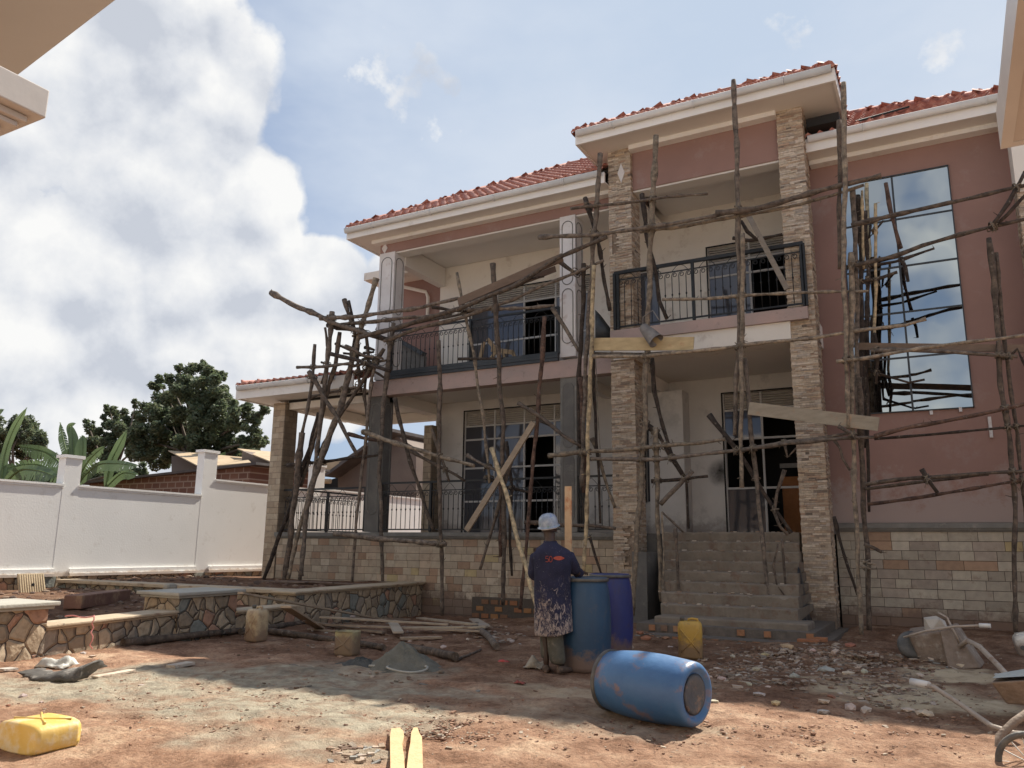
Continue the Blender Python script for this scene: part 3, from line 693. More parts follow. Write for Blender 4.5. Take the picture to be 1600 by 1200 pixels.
# ---- iron railings
def baluster_mesh(h, s=.055, flip=1):
    mb = MB(); mb.tube([(0, 0, 0), (0, 0, h-.10)], .0085, 6)
    mb.lathe([(.004, -.035), (.018, -.01), (.018, .01), (.004, .035)], (0, 0, h*.52), 8)
    pts = [(0, 0, h-.10)]; cx, cz = s*flip, h-.075
    for i in range(15):
        th = math.pi-i*math.pi*2.6/14; rr = s*(1-.62*i/14); pts.append((cx-(-rr*math.cos(th))*flip, 0, cz+rr*math.sin(th)))
    mb.tube([(p[0], p[1], p[2]) for p in pts], .008, 5); return mb.mesh('baluster')
def railing(p0, p1, z0, z2, z1, label=None, posts=(), n=None, hand=.045, bulk=False):
    p0 = Vector(p0); p1 = Vector(p1); R = bpy.data.objects.new('balcony_railing', None); COL.objects.link(R); R.parent = H; R.location = Vector((p0.x, p0.y, z0))-H.location
    if label: R['label'] = label
    org = Vector((p0.x, p0.y, z0)); d = (p1-p0); L = d.length; d.normalize()
    def P(name, mb): o = link(name, mb.mesh(name), iron); o.parent = R; o.location = -org; return o
    a = MB(); a.beam((p0.x, p0.y, z1), (p1.x, p1.y, z1), hand, hand); P('handrail', a)
    a = MB(); a.beam((p0.x, p0.y, z2), (p1.x, p1.y, z2), .022, .022); a.beam((p0.x, p0.y, z0), (p1.x, p1.y, z0), .03, .03)
    for i in range(int(L/.55)):     # little curls between the two upper rails
        c = p0+d*(.3+i*.55); zz = z2+.01
        a.tube([(c.x-d.x*.16, c.y-d.y*.16, zz), (c.x-d.x*.08, c.y-d.y*.08, zz+.09), (c.x, c.y, z1-.03), (c.x+d.x*.08, c.y+d.y*.08, zz+.09), (c.x+d.x*.16, c.y+d.y*.16, zz)], .006, 5)
    P('rail', a)
    for q in posts:
        c = p0+d*q*L; a = MB(); a.box(c.x-.028, c.x+.028, c.y-.028, c.y+.028, z0-.05, z1); P('post', a)
    me = baluster_mesh(z2-z0); me.materials.append(iron); n = n or int(L/.13); an = math.atan2(d.y, d.x)
    if bulk:
        a = MB(); V0 = [v.co.copy() for v in me.vertices]; F0 = [tuple(p_.vertices) for p_ in me.polygons]; rz = Matrix.Rotation(an, 3, 'Z')
        for i in range(n):
            c = p0+d*(L*(i+.5)/n); a.add([rz@v+Vector((c.x, c.y, z0)) for v in V0], F0, None, True)
        P('baluster', a)['kind'] = 'stuff'; return R
    for i in range(n):
        c = p0+d*(L*(i+.5)/n); o = bpy.data.objects.new('baluster', me); COL.objects.link(o); o.parent = R; o.location = (c.x-org.x, c.y-org.y, 0); o.rotation_euler = (0, 0, an)
    return R
railing((-5.74, 14.9, 0), (-1.98, 14.9, 0), 5.83, 6.84, 7.00, 'iron railing of the upper porch balcony', posts=(0, .02, .44, .99, 1), hand=.065, n=26)
railing((-11.84, 15.36, 0), (-7.24, 15.36, 0), 5.58, 6.44, 6.60, 'iron railing of the upper left balcony', posts=(0, .5, 1), n=34)
railing((-11.98, 15.40, 0), (-7.2, 15.40, 0), 1.74, 2.63, 2.83, 'iron railing of the ground floor verandah', posts=(0, .30, 1), n=36)
railing((-6.82, 15.40, 0), (-5.9, 15.40, 0), 1.74, 2.63, 2.83, posts=(0,), n=6)
railing((-15.18, 15.44, 0), (-12.44, 15.44, 0), 1.74, 2.55, 2.75, 'iron railing at the front of the left wing', posts=(.98,), n=20, bulk=True)
railing((-15.2, 15.8, 0), (-15.2, 18.5, 0), 1.74, 2.6, 2.8, 'iron railing at the far side of the left wing', posts=(.5,), n=18, bulk=True)

# ---- porch stairs and footing
S = thing('porch_steps', (-3.6, 14, 0), 'rough concrete porch steps rising between the two stone columns', 'steps')
n = 8; zt = FL; rise = (FL-.28)/n; run = .27
mb = MB()
for k in range(n):
    y1 = 15.55-k*run; z = FL-rise*k; r = random.Random(k)
    x0, x1 = -4.95+.075*k, -2.42+.03*k
    nn = 46; V = []
    for j in range(nn+1):
        xa = x0+(x1-x0)*j/nn; e = .010*math.sin(j*.37+k)+r.uniform(-.006, .006); e2 = .012*math.sin(j*.23+2*k)+r.uniform(-.007, .007); wr = .03 if r.random() < .05 else 0
        V += [(xa, y1-run+e2+.02, z-rise-.02), (xa, y1-run+e2+.004*math.sin(j), z-.02-wr), (xa, y1-run+e2+.018+wr, z+e*.4), (xa, 16.6, z)]
    mb.add(V, [(j*4+q_, j*4+4+q_, j*4+5+q_, j*4+1+q_) for j in range(nn) for q_ in range(3)]+[(0, 1, 2, 3), (nn*4+3, nn*4+2, nn*4+1, nn*4)])
part('stair_flight', mb, stairm, S)
mb = MB(); mb.box(-5.25, -4.97, 14.3, 15.5, -.2, 1.3); mb.box(-5.84, -5.2, 15.6, 16.6, -.2, FL-.02); mb.box(-2.42, -1.9, 15.5, 16.6, -.2, FL-.02); part('side_wall', mb, concrete, S)
mb = MB(); mb.box(-4.40, -2.0, 12.95, 13.6, .10, .285); part('landing', mb, stairm, S, bevel=.03)
mb = MB(); mb.box(-4.62, -1.88, 12.72, 15.4, -.1, .18); mb.box(-4.75, -1.70, 12.35, 15.4, -.2, .05)
part('footing', mb, mortar, S)
mb = MB(); r = random.Random(9)
for (y, z, a, b_) in ((12.70, .08, -4.4, -1.9), (12.33, -.045, -4.5, -1.75), (12.32, -.16, -4.6, -1.7)):
    u = a
    while u < b_:
        if r.random() < .75: mb.box(u, u+r.uniform(.09, .12), y-r.uniform(0, .02), y+.1, z, z+.085, r.choice([(.34, .17, .09), (.30, .15, .08), (.20, .13, .09), (.38, .22, .12), (.15, .11, .09)]))
        u += .2
mb.box(-1.95, -1.72, 12.7, 12.82, .02, .12, (.36, .17, .09)); mb.box(-2.1, -1.8, 12.5, 12.65, .0, .1, (.33, .15, .08))
part('brick_ends', mb, brick, S)

mb = MB(); r = random.Random(21)
for _ in range(150):
    k = r.randrange(8); x = r.uniform(-4.6, -2.5); y = 15.55-k*.27-r.uniform(.03, .24); z = FL-rise*k; s_ = r.uniform(.008, .032); kk = r.uniform(.7, 1.1)
    mb.hexa([(x+a*s_*r.uniform(.8, 1.4), y+b_*s_, z+c_*s_*.7) for c_ in (0, 1) for a, b_ in ((-1, -1), (1, -1), (1, 1), (-1, 1))], tuple(v*kk for v in r.choice([(.42, .36, .30), (.30, .22, .16), (.50, .44, .38), (.2, .15, .11)])))
o = part('crumbs', mb, brick, S); o['kind'] = 'stuff'
# ------------------------------------------------------------------ timber scaffolding
TONES = {'g': (.15, .125, .105), 'l': (.22, .185, .145), 'd': (.05, .038, .031), 'r': (.10, .062, .048), 'y': (.46, .38, .25), 'o': (.32, .20, .10), 'm': (.108, .086, .07)}
SEGS = {}
def depth_at(p): return (Vector(p)-CAM).dot(fw)
def scaf_pole(parent, pts, w, Yv, tone='m', seed=None, name='pole', knots=True, ends=None):
    r = random.Random(seed if seed is not None else hash((pts[0], w)) & 0xffff)
    Ys = Yv if isinstance(Yv, tuple) else (Yv, Yv)
    Lp = [0]
    for a, b_ in zip(pts, pts[1:]): Lp.append(Lp[-1]+math.hypot(b_[0]-a[0], b_[1]-a[1]))
    P3 = [onY(x, y, Ys[0]+(Ys[1]-Ys[0])*l/Lp[-1]) for (x, y), l in zip(pts, Lp)]
    rad = w*.385*depth_at(P3[0])/FPX; wob = rad*.35
    out_ = []
    for a, b_ in zip(P3, P3[1:]):
        n_ = max(1, int((b_-a).length/.15))
        for i in range(n_): out_.append(a.lerp(b_, i/n_))
    out_.append(P3[-1])
    ph = [r.uniform(0, 6) for _ in range(6)]; q = []; rr = []; N_ = len(out_)
    for i, p in enumerate(out_):
        s_ = i/max(1, N_-1); k = min(1, 4*s_, 4*(1-s_))
        q.append(p+Vector((math.sin(i*.8+ph[0])+math.sin(i*.31+ph[1]), math.sin(i*.7+ph[2])*.5, math.sin(i*.6+ph[3])+math.sin(i*.27+ph[4])))*wob*k*.7)
        rr.append(rad*(1.16-.32*s_)*(1+.12*math.sin(i*1.7+ph[5])+r.uniform(-.08, .08)+(.30 if knots and r.random() < .14 else 0)))
    c = TONES[tone]; k = r.uniform(.82, 1.15); c = tuple(v*k for v in c)
    mb = MB(); mb.tube(q, rr, 8, c)
    if knots:      # a few broken twigs
        for _ in range(r.randint(0, 4)):
            i = r.randrange(len(q)); a = q[i]; d = Vector((r.uniform(-1, 1), r.uniform(-.6, .2), r.uniform(-.3, 1))).normalized()
            mb.tube([a, a+d*rad*r.uniform(2, 3.6)], [rad*.28, rad*.12], 5, c)
    SEGS.setdefault(parent.name, []).append(([tuple(p_) for p_ in pts], P3, rad))
    return part(name, mb, bark, parent)
def scaf_board(parent, a, b_, w, Yv, tone, th=.03, name='board', tw=None):
    A = onY(*a, Yv); B = onY(*b_, Yv); hgt = w*depth_at(A)/FPX
    mb = MB(); mb.beam(A, B, th, hgt, TONES[tone] if isinstance(tone, str) else tone)
    return part(name, mb, wood, parent)
SL = thing('wooden_scaffold', (-11, 14.2, .3), 'rough pole scaffold lashed before the left verandah and its corner column', 'scaffold')
SM_ = thing('wooden_scaffold', (-5.5, 14.0, 0), 'rough pole scaffold with yellow plank standing round the porch columns', 'scaffold')
SR = thing('wooden_scaffold', (0, 14.0, 0), 'rough pole scaffold standing before the tall mirror glass window', 'scaffold')
POLES_L = [
 ([(423, 457), (470, 481), (516, 503), (565, 520), (612, 534)], 9, (13.6, 14.3), 'g'),
 ([(500, 498), (540, 495), (600, 490), (660, 480), (716, 466)], 8, 13.95, 'g'), ([(533, 507), (580, 503), (640, 497), (705, 491)], 7, 14.3, 'g'),
 ([(512, 508), (560, 518), (606, 530)], 9, 14.2, 'd'),
 ([(519, 487), (514, 545), (507, 605), (498, 680), (490, 745), (478, 815), (471, 880), (468, 908)], 8, 14.1, 'g'),
 ([(531, 519), (524, 570), (511, 612), (501, 650), (488, 700), (470, 760)], 8, 14.25, 'm'),
 ([(492, 538), (487, 600), (480, 640), (472, 677)], 7, 14.0, 'g'),
 ([(472, 676), (466, 735), (455, 820), (444, 911)], 11, 14.0, 'm'),
 ([(483, 581), (505, 618), (526, 650), (559, 712)], 8, 13.85, 'm'),
 ([(538, 468), (550, 508), (559, 540), (560, 590), (564, 612)], 7, 14.35, 'm'),
 ([(588, 435), (573, 485), (561, 525), (545, 580), (530, 640), (505, 702), (482, 770), (462, 850), (450, 905)], 9, (14.4, 14.0), 'l'),
 ([(553, 545), (545, 590), (533, 632), (512, 690), (493, 745), (479, 800), (470, 900)], 10, (14.3, 13.9), 'g'),
 ([(600, 545), (584, 570), (560, 604), (532, 650), (516, 675), (497, 712)], 7, 14.2, 'm'),
 ([(517, 553), (560, 563), (610, 580)], 8, 13.95, 'd'), ([(464, 574), (510, 572), (552, 568)], 6, 14.0, 'g'), ([(552, 572), (590, 566), (604, 563)], 6, 14.1, 'm'),
 ([(524, 537), (545, 546), (562, 553)], 5, 14.3, 'm'), ([(537, 552), (560, 554), (584, 562)], 5, 14.3, 'd'), ([(502, 566), (518, 571)], 4, 14.2, 'm'),
 ([(570, 543), (585, 547)], 6, 14.4, 'd'), ([(568, 552), (584, 550)], 5, 14.4, 'd'), ([(566, 562), (582, 556)], 5, 14.4, 'm'),
 ([(615, 505), (608, 550), (603, 600), (597, 670), (592, 740), (595, 800), (598, 908)], 8, 14.2, 'g'),
 ([(590, 560), (581, 590), (572, 680), (564, 745), (556, 830), (550, 910)], 6, 14.05, 'g'),
 ([(499, 645), (484, 700), (461, 765), (440, 830), (412, 905)], 9, (14.3, 13.9), 'd'),
 ([(448, 727), (500, 722), (550, 716), (593, 711)], 6, 14.3, 'd'), ([(544, 678), (570, 684), (598, 689)], 7, 14.3, 'r'),
 ([(566, 674), (600, 685), (640, 699), (690, 714), (741, 728)], 8, 13.9, 'l'), ([(642, 704), (680, 727), (712, 742), (726, 751)], 6, 14.3, 'm'),
 ([(617, 622), (632, 690), (650, 750), (664, 790), (678, 830)], 8, 14.6, 'm'),
 ([(685, 532), (687, 598), (686, 680), (687, 740), (688, 830), (691, 918), (691, 962)], 8, 13.9, 'm'),
 ([(714, 426), (721, 465), (731, 512), (740, 555), (747, 600), (755, 650), (762, 720), (765, 755)], 6, 14.15, 'l'),
 ([(770, 412), (773, 460), (776, 520), (781, 600), (787, 660), (785, 740), (788, 830), (786, 945)], 9, 13.9, 'm'),
 ([(851, 495), (847, 560), (842, 610), (837, 685), (830, 758), (827, 800), (820, 870), (813, 952)], 8, 13.9, 'r'),
 ([(562, 527), (620, 512), (680, 495), (725, 478), (800, 448), (870, 405), (948, 370)], 9, 13.75, 'm'),
 ([(600, 533), (650, 515), (726, 494), (796, 470), (835, 452), (877, 436), (943, 407)], 7, 13.95, 'g'),
 ([(600, 517), (660, 502), (715, 492), (760, 480)], 6, 14.2, 'm'), ([(676, 480), (700, 484), (730, 486)], 6, 14.1, 'd'),
 ([(730, 484), (780, 483), (820, 480), (866, 477)], 7, 14.0, 'g'), ([(716, 561), (750, 561), (785, 560)], 5, 13.95, 'd'),
 ([(863, 481), (885, 515), (906, 551)], 8, 14.2, 'g'), ([(866, 405), (885, 418), (903, 428)], 8, 14.2, 'm'), ([(805, 450), (830, 435), (850, 432)], 4, 14.1, 'd'),
 ([(522, 834), (570, 840), (630, 845), (697, 850)], 9, 13.8, 'g'), ([(675, 670), (688, 710), (702, 752)], 6, 14.3, 'm'),
 ([(810, 630), (850, 655), (880, 680), (907, 697)], 7, 13.8, 'm'), ([(838, 655), (865, 668), (880, 680)], 6, 14.2, 'd'),
 ([(768, 700), (778, 730), (790, 765), (808, 840), (824, 900), (838, 948)], 8, (13.9, 13.2), 'y'),
 ([(730, 711), (755, 725), (785, 740)], 6, 14.0, 'g'), ([(800, 718), (785, 770), (768, 830), (750, 890)], 7, 14.0, 'g'),
 ([(782, 735), (783, 800), (782, 870)], 9, 14.15, 'r'), ([(791, 690), (800, 760), (796, 850), (800, 900)], 6, 14.3, 'd'), ([(760, 745), (790, 760), (830, 770)], 6, 14.4, 'd'), ([(545, 470), (556, 520), (548, 560)], 5, 14.3, 'd'), ([(508, 512), (514, 560), (502, 600)], 5, 14.3, 'm'), ([(572, 520), (576, 560), (568, 620), (575, 660)], 6, 14.4, 'm'), ([(556, 585), (575, 575), (600, 590)], 5, 14.2, 'd'), ([(540, 540), (570, 556), (598, 560)], 5, 14.0, 'm'), ([(487, 620), (520, 612), (560, 606)], 5, 14.4, 'm'), ([(820, 816), (870, 819), (920, 820), (962, 826)], 7, 13.95, 'm'),
]
for pts, w, yv, tn in POLES_L: scaf_pole(SL, pts, w, yv, tn)
scaf_board(SL, (716, 472), (879, 402), 13, 13.85, (.17, .12, .09)); scaf_board(SL, (745, 468), (868, 420), 9, 14.1, (.14, .10, .08))
scaf_board(SL, (729, 829), (834, 660), 9, 13.8, (.33, .27, .21), th=.05)
POLES_M = [
 ([(938, 240), (931, 345), (925, 415), (918, 510), (915, 600), (911, 690), (909, 760)], 9, 13.95, 'g'),
 ([(928, 415), (925, 500), (922, 590), (919, 700), (917, 790), (912, 893)], 8, 13.8, 'y'),
 ([(912, 412), (910, 490), (906, 560), (905, 640), (906, 700)], 9, 14.1, 'd'), ([(925, 500), (929, 620), (935, 740), (938, 818)], 6, 14.2, 'd'),
 ([(908, 590), (911, 680), (912, 770)], 10, 14.0, 'r'),
 ([(925, 685), (937, 720), (950, 765), (961, 793)], 7, 14.3, 'l'), ([(914, 309), (928, 352), (941, 420), (953, 485)], 8, 14.1, 'd'),
 ([(892, 326), (940, 320), (1000, 314), (1060, 306), (1106, 303)], 6, 13.85, 'm'),
 ([(842, 371), (925, 366), (1000, 358), (1060, 348), (1119, 337)], 8, 13.75, 'g'), ([(1119, 334), (1180, 325), (1250, 309), (1310, 291), (1377, 274)], 11, 13.75, 'm'),
 ([(1000, 362), (1060, 354), (1145, 339), (1200, 329), (1250, 320), (1300, 306), (1350, 289)], 7, 13.9, 'l'),
 ([(1025, 212), (1021, 300), (1018, 360), (1015, 410), (1012, 500), (1010, 578), (1008, 660), (1003, 720), (993, 880), (988, 962)], 10, 13.95, 'l'),
 ([(1003, 303), (1012, 370), (1024, 430), (1030, 470), (1042, 498)], 9, 14.3, 'd'), ([(1019, 560), (1022, 610), (1050, 715), (1070, 745)], 8, 14.4, 'd'),
 ([(1004, 657), (1030, 680), (1050, 715), (1066, 743)], 8, 14.1, 'd'), ([(1024, 668), (1027, 750), (1030, 850), (1033, 940)], 9, 14.0, 'l'), ([(1034, 800), (1037, 870), (1036, 945)], 4, 13.9, 'l'),
 ([(1055, 825), (1059, 880), (1062, 938)], 6, 13.9, 'm'), ([(1032, 788), (1055, 765), (1082, 736)], 9, 13.9, 'g'),
 ([(1018, 752), (1060, 749), (1106, 744)], 7, 14.2, 'd'), ([(1072, 750), (1074, 790), (1076, 826)], 5, 14.4, 'd'), ([(1034, 800), (1050, 815), (1068, 832)], 4, 14.0, 'm'),
 ([(857, 712), (905, 707), (960, 704), (1027, 698), (1080, 693), (1133, 686)], 8, 13.85, 'l'),
 ([(923, 717), (1030, 717), (1090, 712), (1150, 704), (1220, 692), (1280, 685), (1330, 676)], 7, 13.85, 'g'), ([(1160, 703), (1235, 692), (1300, 687), (1366, 683)], 7, 13.7, 'g'),
 ([(1146, 125), (1149, 200), (1152, 275), (1154, 350), (1155, 430), (1155, 505), (1151, 590), (1148, 680)], 9, 13.9, 'g'),
 ([(1160, 365), (1160, 505), (1159, 600), (1157, 680), (1159, 762)], 9, 13.8, 'l'), ([(1164, 560), (1171, 640), (1177, 700), (1182, 755), (1190, 840), (1203, 945)], 8, 13.95, 'g'),
 ([(1108, 648), (1130, 675), (1152, 704)], 10, 14.0, 'd'), ([(1160, 715), (1185, 755), (1210, 795), (1236, 833)], 8, 14.2, 'd'),
 ([(1226, 734), (1214, 770), (1210, 800), (1218, 822), (1231, 836)], 7, 14.1, 'm'), ([(1158, 345), (1168, 362), (1182, 374)], 6, 14.1, 'd'),
 ([(925, 557), (1010, 556), (1060, 552), (1130, 544), (1200, 535), (1260, 528), (1330, 518), (1415, 508), (1447, 498)], 7, 13.8, 'l'), ([(927, 552), (990, 553), (1050, 550)], 5, 13.95, 'g'),
 ([(1035, 468), (1100, 466), (1170, 462), (1250, 457), (1357, 455)], 6, 13.85, 'l'),
 ([(1222, 842), (1226, 890), (1231, 948)], 5, 14.0, 'm'), ([(1216, 850), (1209, 885), (1214, 915), (1236, 945)], 4, 13.95, 'm'), ([(921, 838), (930, 868), (940, 898)], 5, 14.2, 'd'),
 ([(1225, 690), (1230, 715), (1244, 700)], 5, 14.1, 'g'), ([(1145, 372), (1170, 375), (1222, 366)], 7, 14.6, 'd'),
]
for pts, w, yv, tn in POLES_M: scaf_pole(SM_, pts, w, yv, tn)
scaf_board(SM_, (927, 538), (1084, 537), 20, 13.9, (.50, .40, .24)); scaf_board(SM_, (1170, 638), (1373, 663), 20, 13.7, (.30, .27, .22))
scaf_board(SM_, (1166, 330), (1230, 452), 8, 14.5, (.26, .235, .21))
mb = MB(); mb.tube([onY(931, 560, 14), onY(934, 640, 14), onY(940, 738, 14)], .008, 5, (.2, .18, .15)); part('rope', mb, bark, SM_)
POLES_R = [
 ([(1318, 129), (1319, 240), (1320, 340), (1318, 420), (1322, 560), (1326, 670)], 9, 13.7, 'l'), ([(1311, 188), (1312, 300), (1312, 420)], 8, 13.9, 'm'),
 ([(1330, 395), (1331, 500), (1332, 620), (1333, 740), (1340, 850), (1346, 992)], 9, 13.8, 'l'), ([(1332, 294), (1336, 360), (1338, 450), (1339, 560), (1342, 680)], 9, 14.0, 'g'),
 ([(1340, 305), (1344, 400), (1346, 500), (1347, 600), (1349, 690)], 8, 14.15, 'd'), ([(1347, 298), (1348, 350), (1350, 420)], 5, 14.1, 'y'),
 ([(1342, 590), (1346, 680), (1349, 760), (1354, 850), (1358, 985)], 10, 13.95, 'm'), ([(1350, 500), (1353, 600), (1356, 700), (1358, 800)], 6, 14.3, 'd'),
 ([(1368, 318), (1367, 375), (1369, 445), (1366, 512), (1369, 540)], 6, 14.2, 'y'), ([(1353, 470), (1355, 520), (1358, 575)], 6, 14.3, 'd'), ([(1366, 520), (1371, 560), (1369, 600)], 7, 14.2, 'd'),
 ([(1384, 286), (1392, 330), (1400, 365), (1407, 388)], 8, 13.9, 'r'), ([(1408, 402), (1414, 420), (1419, 440)], 7, 13.9, 'd'),
 ([(1330, 352), (1409, 334), (1480, 316), (1540, 303), (1620, 286)], 9, 13.6, 'm'), ([(1335, 415), (1400, 398), (1440, 383), (1500, 367), (1544, 356), (1620, 338)], 8, 13.7, 'm'),
 ([(1547, 357), (1575, 318), (1602, 268)], 8, 13.5, 'd'), ([(1552, 356), (1575, 335), (1606, 300)], 7, 13.6, 'd'),
 ([(1307, 565), (1355, 559), (1400, 551), (1500, 537), (1560, 529), (1620, 521)], 7, 13.5, 'l'), ([(1360, 548), (1410, 548), (1480, 549), (1540, 554), (1590, 557)], 8, 13.9, 'g'),
 ([(1366, 682), (1420, 668), (1500, 652), (1560, 641), (1620, 627)], 8, 13.7, 'r'), ([(1366, 686), (1440, 680), (1520, 673), (1620, 663)], 5, 13.9, 'd'),
 ([(1352, 757), (1420, 748), (1500, 742), (1560, 738), (1620, 736)], 7, 13.7, 'm'), ([(1352, 764), (1430, 753), (1480, 748), (1545, 741)], 6, 13.9, 'm'), ([(1355, 788), (1440, 777), (1520, 763), (1586, 752), (1620, 748)], 6, 13.8, 'r'),
 ([(1440, 733), (1450, 750), (1465, 770)], 8, 13.6, 'd'), ([(1360, 580), (1420, 598), (1445, 593)], 5, 14.5, 'd'),
 ([(1545, 372), (1553, 440), (1557, 500), (1565, 600), (1578, 690), (1584, 760), (1585, 850), (1587, 990)], 9, 14.0, 'm'), ([(1556, 395), (1562, 460), (1569, 540), (1579, 600), (1590, 680), (1598, 760), (1606, 850)], 7, 14.1, 'm'),
 ([(1303, 807), (1315, 850), (1326, 890), (1340, 930)], 6, 14.3, 'd'), ([(1304, 688), (1312, 700), (1316, 716), (1328, 735)], 5, 14.0, 'g'), ([(1310, 666), (1325, 676), (1342, 686)], 7, 13.6, 'm'),
 ([(1350, 850), (1365, 856), (1378, 863)], 7, 13.6, 'm'), ([(1345, 876), (1358, 880), (1368, 882)], 4, 13.7, 'l'), ([(1343, 884), (1357, 888), (1369, 889)], 4, 13.65, 'l'),
 ([(1352, 330), (1356, 430), (1353, 540), (1358, 660)], 7, 14.5, 'd'), ([(1336, 442), (1372, 436), (1402, 425)], 6, 14.2, 'd'), ([(1345, 540), (1352, 620), (1351, 700)], 6, 14.4, 'd'),
 ([(1360, 352), (1358, 372), (1380, 345)], 5, 14.4, 'd'), ([(1352, 417), (1400, 408), (1460, 388)], 6, 14.6, 'd'), ([(1365, 500), (1364, 540), (1372, 575)], 6, 14.5, 'd'), ([(1575, 560), (1590, 545), (1604, 575)], 6, 13.9, 'd'),
]
for pts, w, yv, tn in POLES_R: scaf_pole(SR, pts, w, yv, tn)
scaf_board(SR, (1338, 541), (1620, 545), 11, 14.1, (.20, .145, .11))
# lashings where poles cross
ropem = M('sisal and wire lashing', [(.10, .08, .06), (.26, .21, .15)], 30, .95, .5)
def lashings(parent, limit, seed):
    r = random.Random(seed); L_ = SEGS[parent.name]; C_ = []
    for i in range(len(L_)):
        for j in range(i+1, len(L_)):
            for (a, A), (b_, B_) in zip(zip(L_[i][0], L_[i][1]), zip(L_[i][0][1:], L_[i][1][1:])):
                for (c, C2), (d, D2) in zip(zip(L_[j][0], L_[j][1]), zip(L_[j][0][1:], L_[j][1][1:])):
                    den = (b_[0]-a[0])*(d[1]-c[1])-(b_[1]-a[1])*(d[0]-c[0])
                    if abs(den) < 1e-3: continue
                    u = ((c[0]-a[0])*(d[1]-c[1])-(c[1]-a[1])*(d[0]-c[0]))/den; v = ((c[0]-a[0])*(b_[1]-a[1])-(c[1]-a[1])*(b_[0]-a[0]))/den
                    if 0 < u < 1 and 0 < v < 1 and abs(den)/(math.dist(a, b_)*math.dist(c, d)) > .35:
                        p, q = A.lerp(B_, u), C2.lerp(D2, v)
                        if (p-q).length < .32: C_.append((p, q, (B_-A).normalized(), (D2-C2).normalized(), L_[i][2]+L_[j][2]))
    r.shuffle(C_)
    for p, q, d1, d2, rs in C_[:limit]:
        mb = MB(); m_ = (p+q)/2; n_ = d1.cross(d2).normalized(); dd = (d1+d2).normalized(); ee = (d1-d2).normalized()
        for k in range(3):
            ax_ = (dd if k % 2 else ee); off = ax_.cross(n_)*r.uniform(-.02, .02); hw = max((p-q).length/2, .02)+rs*.55
            mb.tube([m_+off+ax_*math.cos(t_2)*rs*1.05+n_*math.sin(t_2)*hw for t_2 in [x*math.pi/7 for x in range(15)]], .009, 5)
        e_ = m_+Vector((0, -hw, 0)); mb.tube([e_, e_+Vector((r.uniform(-.06, .06), -.03, -r.uniform(.05, .16)))], .006, 4)
        part('lashing', mb, ropem, parent)
for _s, _n in ((SL, 45), (SM_, 40), (SR, 34)): lashings(_s, _n, 3)
# things left on the scaffold and balconies
grey = M('cement grey plastic', [(.13, .115, .105), (.24, .22, .20)], 7, .8, .6, 30)
t_ = thing('paint_bucket', onY(1030, 510, 13.8), 'cement smeared cut open bucket hooked on the light scaffold pole beside the porch balcony', 'bucket')
mb = MB(); A, B = onY(1012, 495, 13.75), onY(1036, 520, 13.7); d = (B-A).normalized()
Mx = d.to_track_quat('Z', 'Y').to_matrix()
mb.lathe([(.07, 0), (.09, .03), (.13, .25), (.15, .42), (.155, .43), (.14, .42), (.12, .2), (.06, .04)], onY(1004, 510, 13.8), 20, None, True, Mx); part('bucket_body', mb, grey, t_)
mb = MB(); mb.tube([onY(1003, 520, 13.8), onY(1005, 495, 13.75), onY(1020, 485, 13.75), onY(1030, 500, 13.7)], .012, 6); part('handle', mb, grey, t_)
def drape(name, px, Yv, mat, label, cat, th=.02, ridge=.08, seed=1):
    r = random.Random(seed); P = [onY(x, y, Yv+r.uniform(-ridge, ridge)) for x, y in px]; c = sum(P, Vector())/len(P)+Vector((0, -ridge, 0))
    mb = MB(); n = len(P); V = P+[c]+[p+Vector((0, th, 0)) for p in P]+[c+Vector((0, th, 0))]
    mb.add(V, [(i, (i+1) % n, n) for i in range(n)]+[(n+1+(i+1) % n, n+1+i, 2*n+1) for i in range(n)]+[(i, n+1+i, n+1+(i+1) % n, (i+1) % n) for i in range(n)], None, True)
    o = link(name, mb.mesh(name), mat); tag(o, label, cat); return o
blackp = M('black plastic sheet', [(.02, .022, .026), (.045, .05, .055)], 4, .45, .5, 14)
drape('plastic_sheet', [(930, 484), (938, 492), (953, 512), (954, 528), (930, 529)], 15.2, blackp, 'black plastic sheet hanging beside the left porch column on the upper floor', 'sheet')
t_ = thing('sawhorse', onY(765, 560, 16.2), 'small wooden sawhorse standing on the upper left balcony behind the railing', 'sawhorse')
for nm, a, b_, w in (('leg', (762, 530), (776, 548), 6), ('leg', (778, 545), (766, 562), 5), ('leg', (756, 534), (750, 562), 5), ('leg', (800, 548), (806, 562), 5), ('leg', (786, 552), (790, 564), 4), ('beam', (768, 546), (802, 551), 7)):
    scaf_board(t_, a, b_, w, 16.2, (.36, .28, .19), th=.05, name=nm)

